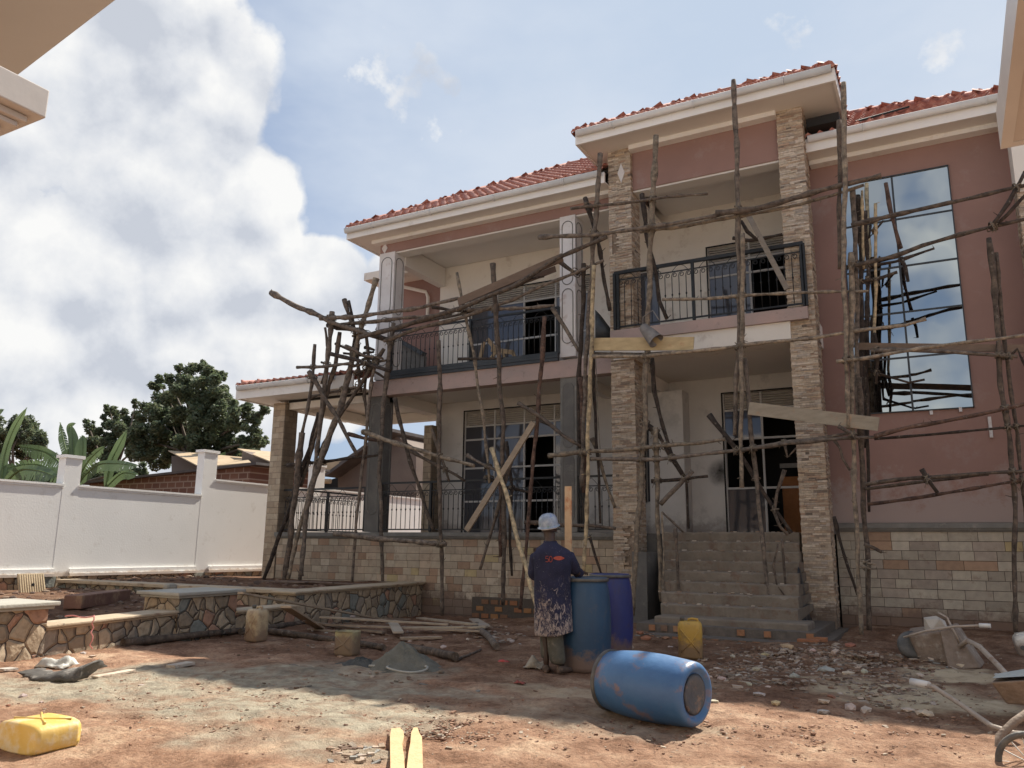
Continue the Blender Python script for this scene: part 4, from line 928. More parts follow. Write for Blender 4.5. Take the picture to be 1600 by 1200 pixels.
# ------------------------------------------------------------------ stone walls, boundary wall, neighbours
def stone_mat(name, sc=3.2, edge=.035):
    m = bpy.data.materials.new(name); m.use_nodes = True; t = m.node_tree; b = t.nodes['Principled BSDF']; tc = N(t, 'ShaderNodeTexCoord'); co = tc.outputs['Object']
    wn = N(t, 'ShaderNodeTexNoise'); wn.inputs['Scale'].default_value = 4; LK(t, co, wn.inputs['Vector'])
    s1 = N(t, 'ShaderNodeVectorMath', operation='MULTIPLY_ADD'); LK(t, wn.outputs['Color'], s1.inputs[0]); s1.inputs[1].default_value = (.10, .10, .10); LK(t, co, s1.inputs[2])
    v = N(t, 'ShaderNodeTexVoronoi'); v.feature = 'DISTANCE_TO_EDGE'; v.inputs['Scale'].default_value = sc; LK(t, s1.outputs[0], v.inputs['Vector'])
    v2 = N(t, 'ShaderNodeTexVoronoi'); v2.inputs['Scale'].default_value = sc; LK(t, s1.outputs[0], v2.inputs['Vector'])
    sp = N(t, 'ShaderNodeSeparateColor'); LK(t, v2.outputs['Color'], sp.inputs[0])
    col = ramp(t, sp.outputs[0], [(0, (.30, .24, .17)), (.2, (.40, .31, .21)), (.38, (.46, .37, .26)), (.55, (.32, .27, .21)), (.72, (.42, .25, .17)), (.80, (.24, .25, .22)), (.9, (.44, .35, .24)), (1, (.26, .24, .20))], 'CONSTANT')
    col = mix(t, .7, col, ramp(t, noise(t, co, 12, 8), [(.3, (.6, .55, .5)), (.5, (1, 1, 1)), (.7, (1.2, 1.15, 1.1))]), 'MULTIPLY')
    f = math_(t, 'LESS_THAN', v.outputs['Distance'], edge)
    col = mix(t, f, col, (.07, .05, .038)); LK(t, col, b.inputs['Base Color']); b.inputs['Roughness'].default_value = .9
    h = math_(t, 'ADD', math_(t, 'MULTIPLY', math_(t, 'MINIMUM', v.outputs['Distance'], .12), 5), math_(t, 'MULTIPLY', noise(t, co, 20, 8), .35))
    bp = N(t, 'ShaderNodeBump'); bp.inputs['Strength'].default_value = 1; bp.inputs['Distance'].default_value = .05; LK(t, h, bp.inputs['Height']); LK(t, bp.outputs[0], b.inputs['Normal'])
    MATS[name] = m; return m
stonem = stone_mat('crazy paving stone', 4.4, .022)
ledgem = M('cast garden ledge', [(.42, .33, .22), (.50, .40, .28)], 2.5, .85, .35, 30, dirt=((.22, .13, .08), .18, 4))
ledgeg = M('grey cast ledge', [(.36, .34, .29), (.44, .42, .36)], 2.5, .85, .35, 30, dirt=((.13, .22, .17), .05, 2))
def wl(y, off=0): return float(wallx(y))+off
def rwall(name, y0, y1, zt0, zt1, thick, mat_cap, label, over=.07, zb=-.35, out=0.0, capt=.07):
    t_ = thing(name, (wl((y0+y1)/2), (y0+y1)/2, 0), label, 'garden wall')
    a, b_ = wl(y0)+out, wl(y1)+out; mb = MB()
    mb.hexa([(a-thick, y0, zb), (a, y0, zb), (b_, y1, zb), (b_-thick, y1, zb), (a-thick, y0, zt0-capt), (a, y0, zt0-capt), (b_, y1, zt1-capt), (b_-thick, y1, zt1-capt)])
    part('stone_face', mb, stonem, t_); o = over
    for k, (ov, z0, z1) in enumerate(((o*.55, 0, capt*.4), (o, capt*.4, capt*.95))):
        mb = MB(); e = .0 if 'low' in label else ov
        mb.hexa([(a-thick-ov, y0-e, zt0-capt+z0), (a+ov, y0-e, zt0-capt+z0), (b_+ov, y1+e, zt1-capt+z0), (b_-thick-ov, y1+e, zt1-capt+z0), (a-thick-ov, y0-e, zt0-capt+z1), (a+ov, y0-e, zt0-capt+z1), (b_+ov, y1+e, zt1-capt+z1), (b_-thick-ov, y1+e, zt1-capt+z1)])
        part('coping', mb, mat_cap, t_, bevel=.012)
    return t_
rwall('stone_pier', 4.3, 6.03, .66, .66, .75, ledgeg, 'broad stone pier with pale coping at the left edge of the yard', out=.06, over=.09, capt=.09)
rwall('stone_wall', 6.03, 8.08, .38, .42, .34, ledgem, 'low crazy stone wall with sandy coping between the two stone piers')
rwall('stone_pier', 8.08, 9.26, .67, .67, .75, ledgeg, 'stone pier with green stained grey coping beside the muddy jerrycan', out=.04, over=.09, capt=.09)
rwall('stone_wall', 9.26, 10.75, .34, .34, .3, ledgem, 'low stone wall behind the muddy jerrycan with planks lying before it')
rwall('stone_wall', 10.75, 15.2, .56, .58, .45, ledgem, 'stone planter wall running up to the tiled plinth of the house', out=-.02)
t_ = thing('stone_wall', (-14, 11.2, .2), 'long planter ledge running from the white boundary wall to the planks', 'garden wall')
mb = MB(); mb.box(-17.3, wl(11)-.45, 11.0, 11.25, 0, .49); part('stone_face', mb, stonem, t_)
mb = MB(); mb.box(-17.3, wl(11)-.46, 10.92, 11.4, .49, .56); part('coping', mb, ledgem, t_, bevel=.012)
# white boundary wall
bx = -17.4
t_ = thing('boundary_wall', (bx, 10, .5), 'white plastered boundary wall with stepped top and square posts', 'wall')
segs = [(-6, 10.9, 2.64, .62), (11.25, 14.7, 2.64, .62), (15.1, 19.0, 3.08, .62), (19.4, 27, 3.12, .62)]
for y0, y1, zt, zb in segs:
    mb = MB(); mb.box(bx-.2, bx, y0, y1, zb, zt-.09); part('wall_panel', mb, boundm, t_)
    mb = MB(); mb.box(bx-.28, bx+.035, y0, y1, zt-.045, zt); mb.box(bx-.26, bx+.018, y0, y1, zt-.09, zt-.045); part('coping', mb, boundm, t_)
    mb = MB(); mb.box(bx, bx+.05, y0, y1, zb+.04, zb+.16); mb.box(bx, bx+.08, y0, y1, zb, zb+.06); part('skirting', mb, boundm, t_)
for y0, y1, zt in ((10.88, 11.27, 3.30), (14.68, 15.12, 3.84), (18.95, 19.42, 3.86)):
    mb = MB(); mb.box(bx-.26, bx+.004, y0, y1, .62, zt-.07); mb.box(bx-.30, bx+.03, y0-.05, y1+.05, zt-.07, zt); part('post', mb, boundm, t_)
mb = MB(); mb.box(bx-.25, bx+.02, -6, 27, -.4, .62); part('stone_footing', mb, stonem, t_)
# brick shed, tin roofs, neighbour's gable
shedm = bpy.data.materials.new('shed brick'); shedm.use_nodes = True; t = shedm.node_tree; b = t.nodes['Principled BSDF']; tc = N(t, 'ShaderNodeTexCoord')
mp = N(t, 'ShaderNodeMapping'); mp.inputs['Rotation'].default_value = (math.pi/2, 0, 0); LK(t, tc.outputs['Object'], mp.inputs[0])
bt = N(t, 'ShaderNodeTexBrick'); bt.inputs['Color1'].default_value = (.16, .075, .05, 1); bt.inputs['Color2'].default_value = (.22, .11, .07, 1); bt.inputs['Mortar'].default_value = (.33, .24, .18, 1)
bt.inputs['Scale'].default_value = 1; bt.inputs['Mortar Size'].default_value = .03; bt.inputs['Brick Width'].default_value = .52; bt.inputs['Row Height'].default_value = .27; LK(t, mp.outputs[0], bt.inputs[0])
LK(t, bt.outputs[0], b.inputs['Base Color']); b.inputs['Roughness'].default_value = .95
tin = M('dusty tin sheet', [(.42, .31, .19), (.55, .42, .27)], 1.2, .7, .2, 8, dirt=((.25, .13, .08), .12, 2))
tind = M('dark tin sheet', [(.06, .05, .045), (.12, .10, .09)], 2, .7, .2)
mud = M('brown rendered wall', [(.15, .115, .095), (.20, .155, .125)], 1, .9, .2)
def yplane(px, Yv): return [onY(x, y, Yv) for x, y in px]
t_ = thing('brick_shed', onY(300, 800, 24), 'rough brick shed with thin slanting tin roof just behind the white boundary wall', 'shed')
mb = MB(); P = yplane([(140, 752), (392, 726), (378, 840), (140, 840)], 24); mb.prism([P[0], P[1], P[2], P[3]], (0, 4, 0)); part('wall', mb, shedm, t_)
mb = MB(); P = yplane([(118, 754), (400, 722), (400, 726), (118, 757)], 23.7); mb.prism(P, (0, 4.5, .1)); part('roof', mb, tind, t_)
def tinroof(name, pf, Yf, pb, Yb, wallpx, Yw, label, wm=mud, th=.05, roof_edge=None):
    t_ = thing(name, onY(*wallpx[0], Yw), label, 'house'); t_.location.z = 0
    f_ = [onY(x, y, Yf) for x, y in pf]; b_ = [onY(x, y, Yb) for x, y in pb]
    mb = MB(); mb.hexa([f_[0], f_[1], b_[1], b_[0], *[p+Vector((0, 0, th)) for p in (f_[0], f_[1], b_[1], b_[0])]]); part('roof', mb, tin, t_)
    P = yplane(wallpx, Yw); mb = MB(); mb.prism(P, (0, 3, 0)); part('wall', mb, wm, t_)
    return t_
tinroof('village_house', [(313, 731), (392, 724)], 27, [(263, 705), (384, 716)], 31, [(268, 712), (384, 722), (384, 790), (268, 790)], 31, 'small house with pale tan tin roof rising behind the brick shed')
t2 = tinroof('village_house', [(427, 724), (432, 724)], 27, [(371, 702), (432, 708)], 31, [(378, 704), (430, 726), (430, 800), (378, 800)], 29, 'brown rendered house with tan tin roof seen left of the tile clad pillar')
t_ = thing('village_house', onY(540, 760, 30), 'brown gabled house with dark tin verge seen behind the left wing railing', 'house'); t_.location.z = 0
mb = MB(); P = yplane([(528, 742), (530, 722), (604, 672), (650, 700), (650, 800), (528, 800)], 30); mb.prism(P, (0, 5, 0)); part('wall', mb, mud, t_)
mb = MB(); mb.prism(yplane([(502, 744), (606, 668), (606, 673), (512, 742)], 29.0), (0, 6, 0)); part('roof', mb, tind, t_)
mb = MB(); mb.prism(yplane([(497, 722), (545, 718), (505, 743), (497, 745)], 33), (0, .2, 0)); part('far_roof_slope', mb, tin, t_)
mb = MB(); mb.tube(yplane([(496, 752), (516, 752)], 29), .12, 10); part('ridge_roll', mb, tin, t_)
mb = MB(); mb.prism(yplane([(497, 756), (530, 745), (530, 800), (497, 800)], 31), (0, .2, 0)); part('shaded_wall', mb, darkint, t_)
# tiled roof corner glimpsed under the banana leaves
t_ = thing('village_house', onY(80, 760, 26), 'red tiled roof corner just above the boundary wall under banana leaves', 'house'); t_.location.z = 0
mb = MB(); mb.prism(yplane([(58, 754), (66, 749), (86, 748), (98, 757)], 26), (0, 3, .2)); part('roof', mb, rooft, t_)
mb = MB(); mb.prism(yplane([(60, 756), (98, 758), (98, 800), (60, 800)], 26.2), (0, 3, 0)); part('wall', mb, mud, t_)
# the near neighbours' eaves at both upper corners
nbm = M('neighbour soffit', [(.50, .475, .44), (.56, .53, .495)], .5, .85, .08, 12)
t_ = thing('neighbouring_house', (-6, -1, 0), 'near house whose shaded eave and moulded ledge enter at the upper left corner', 'house')
A = onZ(0, 138, 4.6); B = onZ(180, 0, 4.6); d = (B-A).normalized(); A2 = A-d*6; B2 = B+d*1.2; bk = Vector((-2.2, -6, 0))
mb = MB(); mb.prism([A2, B2, B2+bk, A2+bk], (0, 0, .25)); part('eave', mb, nbm, t_)
mb = MB(); cx, cy, cz = -3.2, 1.73, 3.10
for dx, z0, z1 in ((0, 0, .13), (.05, -.03, 0), (.075, -.055, -.03), (.12, -.085, -.055), (.14, -.11, -.085)):
    mb.box(cx-4, cx-dx, cy-6, cy-dx*.9, cz+z0+.0, cz+z1-.0005)
part('moulded_ledge', mb, nbm, t_, bevel=.006)
mb = MB(); mb.box(-17, -4.3, -6, .9, -.2, 6.2); part('wall', mb, cream, t_)  # out-of-view wall, extended to bounce sunlight onto the shaded facade
t_ = thing('neighbouring_house', (3, 0, 0), 'near house whose pale fascia hangs down at the upper right corner', 'house')
mb = MB(); mb.box(.318, .36, -4, 3.64, 3.0, 3.17); mb.box(.36, 3.2, 3.6, 3.64, 3.0, 3.17); part('fascia', mb, gutterm, t_)
mb = MB(); mb.box(.36, 3.2, -4, 3.6, 3.005, 3.05); part('soffit', mb, nbm, t_)
mb = MB(); mb.box(1.9, 10, -4, 3.0, -.2, 3.005); part('wall', mb, cream, t_)  # unseen wall, added as a sunlit reflector for the shaded facade
mb = MB(); mb.box(-4.2, 10, -9, -6.5, -.2, 7); part('rear_bounce_wall', mb, cream, t_)  # unseen wall behind the camera, added to throw light back at the house

# ------------------------------------------------------------------ trees and banana plants
def leafmat(name, stops, trans=.25):
    m = M(name, stops, .8, .6, 0, vc=True); t = m.node_tree; b = t.nodes['Principled BSDF']
    try: b.inputs['Subsurface Weight'].default_value = 0
    except Exception: pass
    out = t.nodes['Material Output']; tr = N(t, 'ShaderNodeBsdfTranslucent'); ms = N(t, 'ShaderNodeMixShader'); ms.inputs[0].default_value = trans
    src = b.inputs['Base Color'].links[0].from_socket; LK(t, src, tr.inputs[0]); LK(t, b.outputs[0], ms.inputs[1]); LK(t, tr.outputs[0], ms.inputs[2]); LK(t, ms.outputs[0], out.inputs[0])
    return m
treeleaf = leafmat('tree leaves', [(.12, .15, .09), (.17, .21, .13)], .45)
bananaleaf = leafmat('banana leaves', [(.11, .165, .075), (.18, .25, .12)], .3)
trunkm = M('tree trunk', [(.10, .08, .06), (.16, .13, .10)], 6, .95, .6)
def tree(label, Yv, trunk_px, clumps, n, leaf, seed, base_px=None):
    """trunk with limbs out to each clump of leaves; clumps = (px, py, radius px)"""
    r = random.Random(seed); fork = onY(*trunk_px, Yv); base = Vector((fork.x+.3, Yv, gz(fork.x, Yv)))
    t_ = thing('tree', base, label, 'tree'); mb = MB(); mb.tube([base, base.lerp(fork, .5)+Vector((.15, 0, 0)), fork], [.34, .27, .22], 9)
    lf = MB(); C = []
    for (px, py, rp) in clumps:
        c = onY(px, py, Yv+r.uniform(-1.2, 1.2)); R = rp*depth_at(c)/FPX; C.append((c, R))
        mid = fork.lerp(c, .5)+Vector((r.uniform(-.3, .3), r.uniform(-.3, .3), r.uniform(-.2, .4)))
        mb.tube([fork, mid, c], [.13, .08, .03], 6)
    part('trunk', mb, trunkm, t_)
    tot = sum(R*R for _, R in C)
    for c, R in C:
        k = int(n*R*R/tot); subs = [(c+Vector((r.gauss(0, 1), r.gauss(0, 1), r.gauss(0, .9))).normalized()*R*r.uniform(.35, 1.0), R*r.uniform(.22, .42)) for _ in range(int(9+R*6))]
        for _ in range(k):
            sc_, sr = r.choice(subs); v = Vector((r.gauss(0, 1), r.gauss(0, 1), r.gauss(0, 1))).normalized()*sr*r.random()**.4
            p = sc_+v; s_ = leaf*r.uniform(.6, 1.3); a = Vector((r.gauss(0, 1), r.gauss(0, 1), r.gauss(0, .6))).normalized(); b2 = a.cross(Vector((r.gauss(0, 1), r.gauss(0, 1), r.gauss(0, 1)))).normalized()
            q = r.uniform(.65, 1.3); col = (q*r.uniform(.9, 1.15), q, q*r.uniform(.8, 1.05))
            lf.add([p-a*s_, p+b2*s_*.45, p+a*s_, p-b2*s_*.45], [(0, 1, 2, 3)], col)
    part('crown', lf, treeleaf, t_); return t_
tree('tall dense broadleaf tree rising behind the tin roofed houses', 34, (300, 720), [(285, 600, 22), (310, 590, 24), (335, 605, 26), (262, 625, 24), (250, 600, 14), (300, 630, 36), (340, 650, 36), (270, 665, 36), (315, 690, 34), (360, 690, 34), (290, 705, 28), (340, 712, 26), (385, 708, 22), (250, 712, 26), (380, 650, 26), (395, 690, 20), (412, 640, 9), (408, 690, 10), (235, 690, 30), (240, 650, 24), (320, 575, 10), (280, 575, 8), (345, 585, 12), (262, 590, 8)], 60000, .145, 1)
tree('shorter feathery tree left of the tall dense tree', 36, (180, 735), [(175, 655, 17), (160, 675, 20), (190, 685, 26), (150, 700, 20), (205, 655, 16), (215, 700, 28), (170, 715, 24), (138, 665, 9), (172, 640, 9), (212, 630, 8)], 26000, .13, 2)
tree('rounded tree crown behind the banana plants at the left edge', 38, (20, 740), [(5, 675, 24), (35, 672, 24), (55, 690, 20), (20, 700, 30), (60, 705, 16), (-15, 690, 30), (80, 715, 10)], 18000, .15, 3)
def banana(label, Yv, base_px, leaves, seed):
    r = random.Random(seed); top = onY(*base_px, Yv); base = Vector((top.x, Yv, gz(top.x, Yv)))
    t_ = thing('banana_plant', base, label, 'banana plant'); mb = MB(); mb.tube([base, base.lerp(top, .6), top], [.17, .14, .09], 10, (.35, .42, .25)); part('stem', mb, treeleaf, t_)
    for pts, w, torn in leaves:
        P = [onY(x, y, Yv+dy) for (x, y, dy) in [(q if len(q) == 3 else (*q, 0)) for q in pts]]
        # smooth the midrib
        Q = []
        for i in range(len(P)-1):
            p0, p1, p2, p3 = P[max(i-1, 0)], P[i], P[i+1], P[min(i+2, len(P)-1)]
            for k in range(8):
                u = k/8; Q.append(.5*((2*p1)+(p2-p0)*u+(2*p0-5*p1+4*p2-p3)*u*u+(3*p1-p0-3*p2+p3)*u**3))
        Q.append(P[-1]); n = len(Q); W_ = w*1.2*depth_at(Q[0])/FPX; lf = MB(); lf.tube(Q, [W_*.09*(1-i/n*.8) for i in range(n)], 5, (1.3, 1.3, 1.0))
        view = (Q[n//2]-CAM).normalized()
        for sgn in (-1, 1):
            k0 = r.uniform(.8, 1.15)
            for i in range(n-1):
                def edge(j, jit=0):
                    s_ = j/(n-1); prof = min(1, s_*5)**.5*min(1, (1-s_)*4)**.6 if s_ > .04 else .1
                    tg = (Q[min(j+1, n-1)]-Q[max(j-1, 0)]).normalized(); sd_ = tg.cross(view).normalized()
                    return Q[j]+sd_*sgn*W_*.5*prof+Vector((0, 0, -1))*W_*.22*prof*(1 if torn else .3)+Vector((0, .12*sgn*W_, 0))+tg*jit
                g_ = W_*r.uniform(.02, .09) if torn and r.random() < .45 else 0
                lf.add([Q[i], Q[i+1], edge(i+1, -g_), edge(i, g_)], [(0, 1, 2, 3)], tuple(k0*v for v in (1, 1, 1)), not torn)
        part('leaf', lf, bananaleaf, t_)
    return t_
tree('low dark shrubs filling the gap under the banana leaves behind the wall', 25, (90, 760), [(20, 745, 20), (55, 740, 18), (85, 742, 16), (150, 742, 18), (185, 738, 18), (220, 738, 14), (-10, 735, 20)], 9000, .12, 6)
banana('banana plant with upright pale leaves behind the first boundary post', 22, (112, 760), [([(112, 760), (108, 720), (100, 690), (94, 660)], 13, True), ([(114, 760), (116, 720), (115, 690), (112, 665)], 15, False), ([(116, 760), (124, 730), (126, 705), (126, 682)], 17, False), ([(118, 755), (128, 720), (130, 690), (128, 680)], 10, False),
    ([(112, 757), (95, 725), (70, 706), (30, 697, -1)], 22, True), ([(112, 758), (105, 725), (108, 700)], 22, False), ([(110, 762), (80, 735), (50, 725), (5, 732, -1)], 20, True), ([(118, 757), (135, 725), (150, 708), (164, 697)], 15, True), ([(116, 760), (150, 728), (180, 724), (215, 728)], 14, True), ([(112, 757), (114, 700), (108, 668), (118, 662)], 8, False)], 1)
banana('banana plant with one tall furled leaf at the left edge of the yard', 21, (2, 760), [([(2, 760), (8, 710), (22, 670), (42, 637)], 12, False), ([(0, 760), (-20, 700), (-10, 650), (6, 640)], 14, True), ([(4, 760), (30, 735), (60, 735), (88, 745)], 20, True), ([(2, 762), (0, 720), (-30, 700)], 20, True)], 2)
banana('banana plant with a single bright paddle leaf above the brick shed', 23, (160, 770), [([(165, 765), (174, 722), (184, 700), (198, 673)], 14, False), ([(160, 768), (190, 740), (215, 742)], 12, True)], 3)
banana('banana leaves poking above the tan tin roof before the tall tree', 33, (310, 735), [([(306, 735), (306, 715), (304, 702)], 12, False), ([(312, 735), (315, 710), (312, 688)], 16, False), ([(318, 735), (330, 715), (331, 702)], 12, True), ([(300, 735), (298, 715), (293, 700)], 10, True), ([(325, 738), (345, 715), (352, 706)], 10, True)], 4)

# ------------------------------------------------------------------ drums, cans and tools in the yard
def plastic(name, a, b_, dirtc=(.30, .17, .09), amt=.16, dsc=3.5, rough=.5, foot=(0, .45, (.20, .13, .09))):
    return M(name, [a, b_], 2.2, rough, .25, 14, dirt=(dirtc, amt, dsc), foot=foot)
drum_teal = plastic('teal drum plastic', (.014, .046, .095), (.021, .066, .13), (.10, .09, .085), .04, 5)
drum_navy = plastic('navy drum plastic', (.016, .022, .115), (.024, .034, .165), (.05, .04, .05), .05, 3)
drum_blue = plastic('sun bleached blue drum plastic', (.045, .12, .27), (.08, .19, .36), (.30, .16, .095), .17, 4.6, .42, None)
rimm = M('dark drum rim', [(.05, .05, .05), (.16, .15, .13)], 8, .6, .3)
def drum(name, loc, mat, label, h=1.0, R=.285, mtx=None, filled=True):
    t_ = thing(name, loc, label, 'drum'); org = Vector(loc); mtx = mtx or Matrix.Identity(3)
    prof = [(.001, .028), (R*.60, .03), (R*.66, .022), (R*.70, .0), (R*.75, -.002), (R*.84, .008), (R*.90, .03), (R*.915, .06), (R*.95, .16), (R*.99, .32), (R*1.0, .5), (R*.985, h*.68), (R*.94, h*.84), (R*.88, h*.93), (R*.86, h*.945), (R*.875, h*.95), (R*.875, h*.985), (R*.85, h), (R*.82, h), (R*.82, h*.90)]
    mb = MB(); mb.lathe(prof, org, 48, None, True, mtx); part('drum_body', mb, mat, t_)
    mb = MB(); mb.lathe([(R*.88, h*.955), (R*.925, h*.957), (R*.93, h*.975), (R*.925, h*.99), (R*.88, h*.992)], org, 48, None, True, mtx); part('rim_band', mb, rimm, t_)
    if filled: mb = MB(); mb.lathe([(.0, h*.93), (R*.80, h*.932), (R*.80, h*.94)], org, 32, None, False, mtx); part('contents', mb, rimm, t_)
    return t_
p = G(905, 1049); drum('plastic_drum', (p.x+.01, p.y+.16, gz(p.x, p.y)-.01), drum_teal, 'standing teal plastic drum whose rim the worker holds', 1.02, .29)
p = G(950, 1026); drum('plastic_drum', (p.x, p.y+.10, gz(p.x, p.y)-.01), drum_navy, 'standing dark navy drum close behind the teal drum', 1.03, .29)
ax = Vector((.956, -.292, -.012)).normalized()
Mx = Matrix((ax.cross(Vector((0, 0, 1))).normalized().cross(ax), ax.cross(Vector((0, 0, 1))).normalized(), ax)).transposed()
cen = Vector((-2.27, 6.56, .25)); Mb = Matrix((Mx.col[0], Mx.col[1], -Mx.col[2])).transposed()
cen.z = gz(cen.x, cen.y)+.262
dr = drum('plastic_drum', cen+ax*.44, drum_blue, 'bright blue scuffed drum lying on its side in the sun', .88, .268, Mb)
mb = MB(); mb.lathe([(.001, .020), (.08, .019), (.10, .012), (.13, .012), (.155, .022)], cen+ax*.44, 40, None, True, Mb); part('base_panel', mb, M('grimy drum base', [(.06, .07, .085), (.12, .12, .12)], 7, .8, .5, dirt=((.30, .19, .12), .22, 9)), dr)
mb = MB(); mb.add([tuple(cen+ax*(.47-.036)+Mb@Vector((a, b_, 0))) for a, b_ in ((-.02, -.17), (.02, -.17), (.02, .17), (-.02, .17))], [(0, 1, 2, 3)]); 
def rbox_rings(mb, org, rings, n=28, pw=3.2, mtx=None, c=None):
    o = len(mb.v)
    for (hx, hy, z, ox) in rings:
        for j in range(n):
            th = 2*math.pi*j/n; cx, cy = math.cos(th), math.sin(th); k = (abs(cx)**pw+abs(cy)**pw)**(-1/pw)
            p = Vector((cx*k*hx+ox, cy*k*hy, z)); p = (mtx @ p) if mtx is not None else p; mb.v.append(tuple(Vector(org)+p))
    m_ = len(rings)
    for i in range(m_-1):
        for j in range(n): mb.face((o+i*n+j, o+i*n+(j+1) % n, o+(i+1)*n+(j+1) % n, o+(i+1)*n+j), c, True)
    mb.face([o+j for j in range(n)][::-1], c); mb.face([o+(m_-1)*n+j for j in range(n)], c)
def jerrycan(loc, rz, mat, label, h=.47, hx=.15, hy=.115, mtx=None, cut=False):
    t_ = thing('jerrycan', loc, label, 'jerrycan', ); R = Matrix.Rotation(rz, 3, 'Z'); R = (mtx @ R) if mtx is not None else R
    mb = MB(); rings = [(hx*.86, hy*.84, 0, 0), (hx*.97, hy*.96, .012, 0), (hx, hy, .035, 0), (hx*.985, hy*.985, .14, 0), (hx*1.0, hy, .16, 0), (hx*.985, hy*.985, .28, 0), (hx, hy, .30, 0)]
    if cut: rings += [(hx*.99, hy, h*.86, 0), (hx*.95, hy*.95, h*.86, 0), (hx*.94, hy*.94, h*.5, 0)]
    else: rings += [(hx*.99, hy*.99, h*.80, 0), (hx*.95, hy*.93, h*.87, 0), (hx*.82, hy*.78, h*.925, 0), (hx*.62, hy*.6, h*.94, 0)]
    rbox_rings(mb, loc, rings, 32, 4.5, R); body = part('can_body', mb, mat, t_)
    Lc = Vector(loc); f = lambda x, y, z: Lc+R@Vector((x, y, z))
    mb = MB()   # moulded cross ribs on both broad faces and the seam
    for s_ in (-1, 1):
        mb.tube([f(-hx*.75, s_*hy*.99, .08), f(hx*.1, s_*hy*1.0, h*.42), f(hx*.75, s_*hy*.99, h*.74)], .008, 6); mb.tube([f(hx*.75, s_*hy*.99, .08), f(hx*.1, s_*hy*1.0, h*.42), f(-hx*.75, s_*hy*.99, h*.74)], .008, 6)
    part('moulded_rib', mb, mat, t_)
    if not cut:
        mb = MB(); mb.tube([f(-hx*.1, 0, h*.9), f(-hx*.08, 0, h*.985), f(hx*.2, 0, h*1.0), f(hx*.62, 0, h*.985), f(hx*.66, 0, h*.9)], .016, 8); part('handle', mb, mat, t_)
        mb = MB(); mb.lathe([(.026, 0), (.026, .04), (.030, .042), (.030, .062), (.024, .066)], f(-hx*.6, 0, h*.90), 14, None, True, R); part('spout_cap', mb, rimm, t_)
    return t_
ylw = plastic('yellow jerrycan plastic', (.46, .27, .045), (.56, .35, .07), (.22, .16, .08), .22, 5)
ylw2 = plastic('bright yellow plastic', (.62, .40, .06), (.68, .50, .18), (.66, .57, .40), .30, 3.5, .5, None)
mudcan = plastic('mud coated plastic', (.40, .30, .17), (.47, .38, .24), (.28, .19, .11), .3, 5)
palecan = plastic('stained pale yellow plastic', (.40, .35, .16), (.36, .33, .22), (.22, .18, .13), .3, 6)
whitecan = plastic('dirty white plastic', (.62, .58, .50), (.72, .68, .60), (.45, .33, .22), .12, 6)
p = G(1076, 1030); jerrycan((p.x, p.y+.1, p.z), .25, ylw, 'upright yellow jerrycan standing between the drums and the rubble', .49, .155, .12)
p = G(391, 1003); jerrycan((p.x, p.y+.1, p.z), -.1, mudcan, 'mud coated beige jerrycan standing on the pole beside the stone wall', .47, .14, .12)
p = G(534, 1025); jerrycan((p.x, p.y+.1, p.z), .1, palecan, 'cut open pale yellow can standing beside the cement heap', .34, .15, .12, cut=True)
p = G(86, 1186)
jerrycan((p.x-.37, p.y-.05, p.z+.09), 0, ylw2, 'bright yellow jerrycan lying flat in the sun at the lower left corner', .36, .23, .10, Matrix.Rotation(math.radians(-90), 3, 'Z')@Matrix.Rotation(math.radians(-90), 3, 'Y')@Matrix.Rotation(math.radians(90), 3, 'Z'))
p = G(1594, 1022); jerrycan((p.x+.14, p.y+.1, p.z+.14), .2, whitecan, 'dirty white plastic can lying at the right edge before the stone plinth', .46, .2, .16, Matrix.Rotation(math.radians(90), 3, 'X'))

# loose timber
woodg = M('weathered timber', [(.8, .78, .75), (1.1, 1.05, 1.0)], 6, .9, .6, 40, vc=True, stretch=(1, 1, 1), dirt=((.20, .12, .08), .15, 4))
def gplank(a, b_, w, th, tone, label, z0=0.0, z1=0.0, name='plank', cat='plank', group=None, roll=0):
    A = G(*a); B = G(*b_); A.z += th/2+z0; B.z += th/2+z1; c = (A+B)/2; c.z = min(A.z, B.z)-th/2
    mb = MB(); n = 6; r = random.Random(hash(a) & 255); prev = A
    for i in range(1, n+1):
        q = A.lerp(B, i/n); mb.beam(prev, q+(q-prev)*.002, w, th, tone, w1=w*r.uniform(.96, 1.03)); prev = q
    o = link(name, mb.mesh(name), woodg); o.location = c
    for v in o.data.vertices: v.co -= c
    return tag(o, label, cat, group)
def gpole(a, b_, r0, tone, label, z0=0, z1=0, bend=.03, mid=None, group=None):
    A = G(*a); B = G(*b_); A.z += r0+z0; B.z += r0+z1; r = random.Random(hash(b_) & 255); P = []; rr = []
    for i in range(13):
        s_ = i/12; P.append(A.lerp(B, s_)+Vector((r.uniform(-1, 1)*bend*.4, math.sin(s_*3.1)*bend, r.uniform(0, 1)*bend*.2))); rr.append(r0*(1.1-.25*s_)*r.uniform(.94, 1.1))
    c = Vector(((A.x+B.x)/2, (A.y+B.y)/2, min(A.z, B.z)-r0)); mb = MB(); mb.tube([p-c for p in P], rr, 9, TONES[tone]); o = link('timber_pole', mb.mesh('timber_pole'), bark); o.location = c
    return tag(o, label, 'pole', group)
gpole((192, 1011), (374, 990), .05, 'm', 'knotty pole lying along the foot of the low stone wall')
gpole((375, 992), (480, 976), .045, 'm', 'pole lying right of the muddy jerrycan towards the planks')
gpole((412, 990), (600, 1018), .045, 'm', 'long pole lying from the muddy jerrycan to the cement heap', bend=.05)
gpole((628, 1018), (712, 1034), .055, 'm', 'short thick pole lying right of the cement heap')
gpole((744, 982), (776, 1017), .05, 'g', 'stubby pole end lying askew at the right end of the planks')
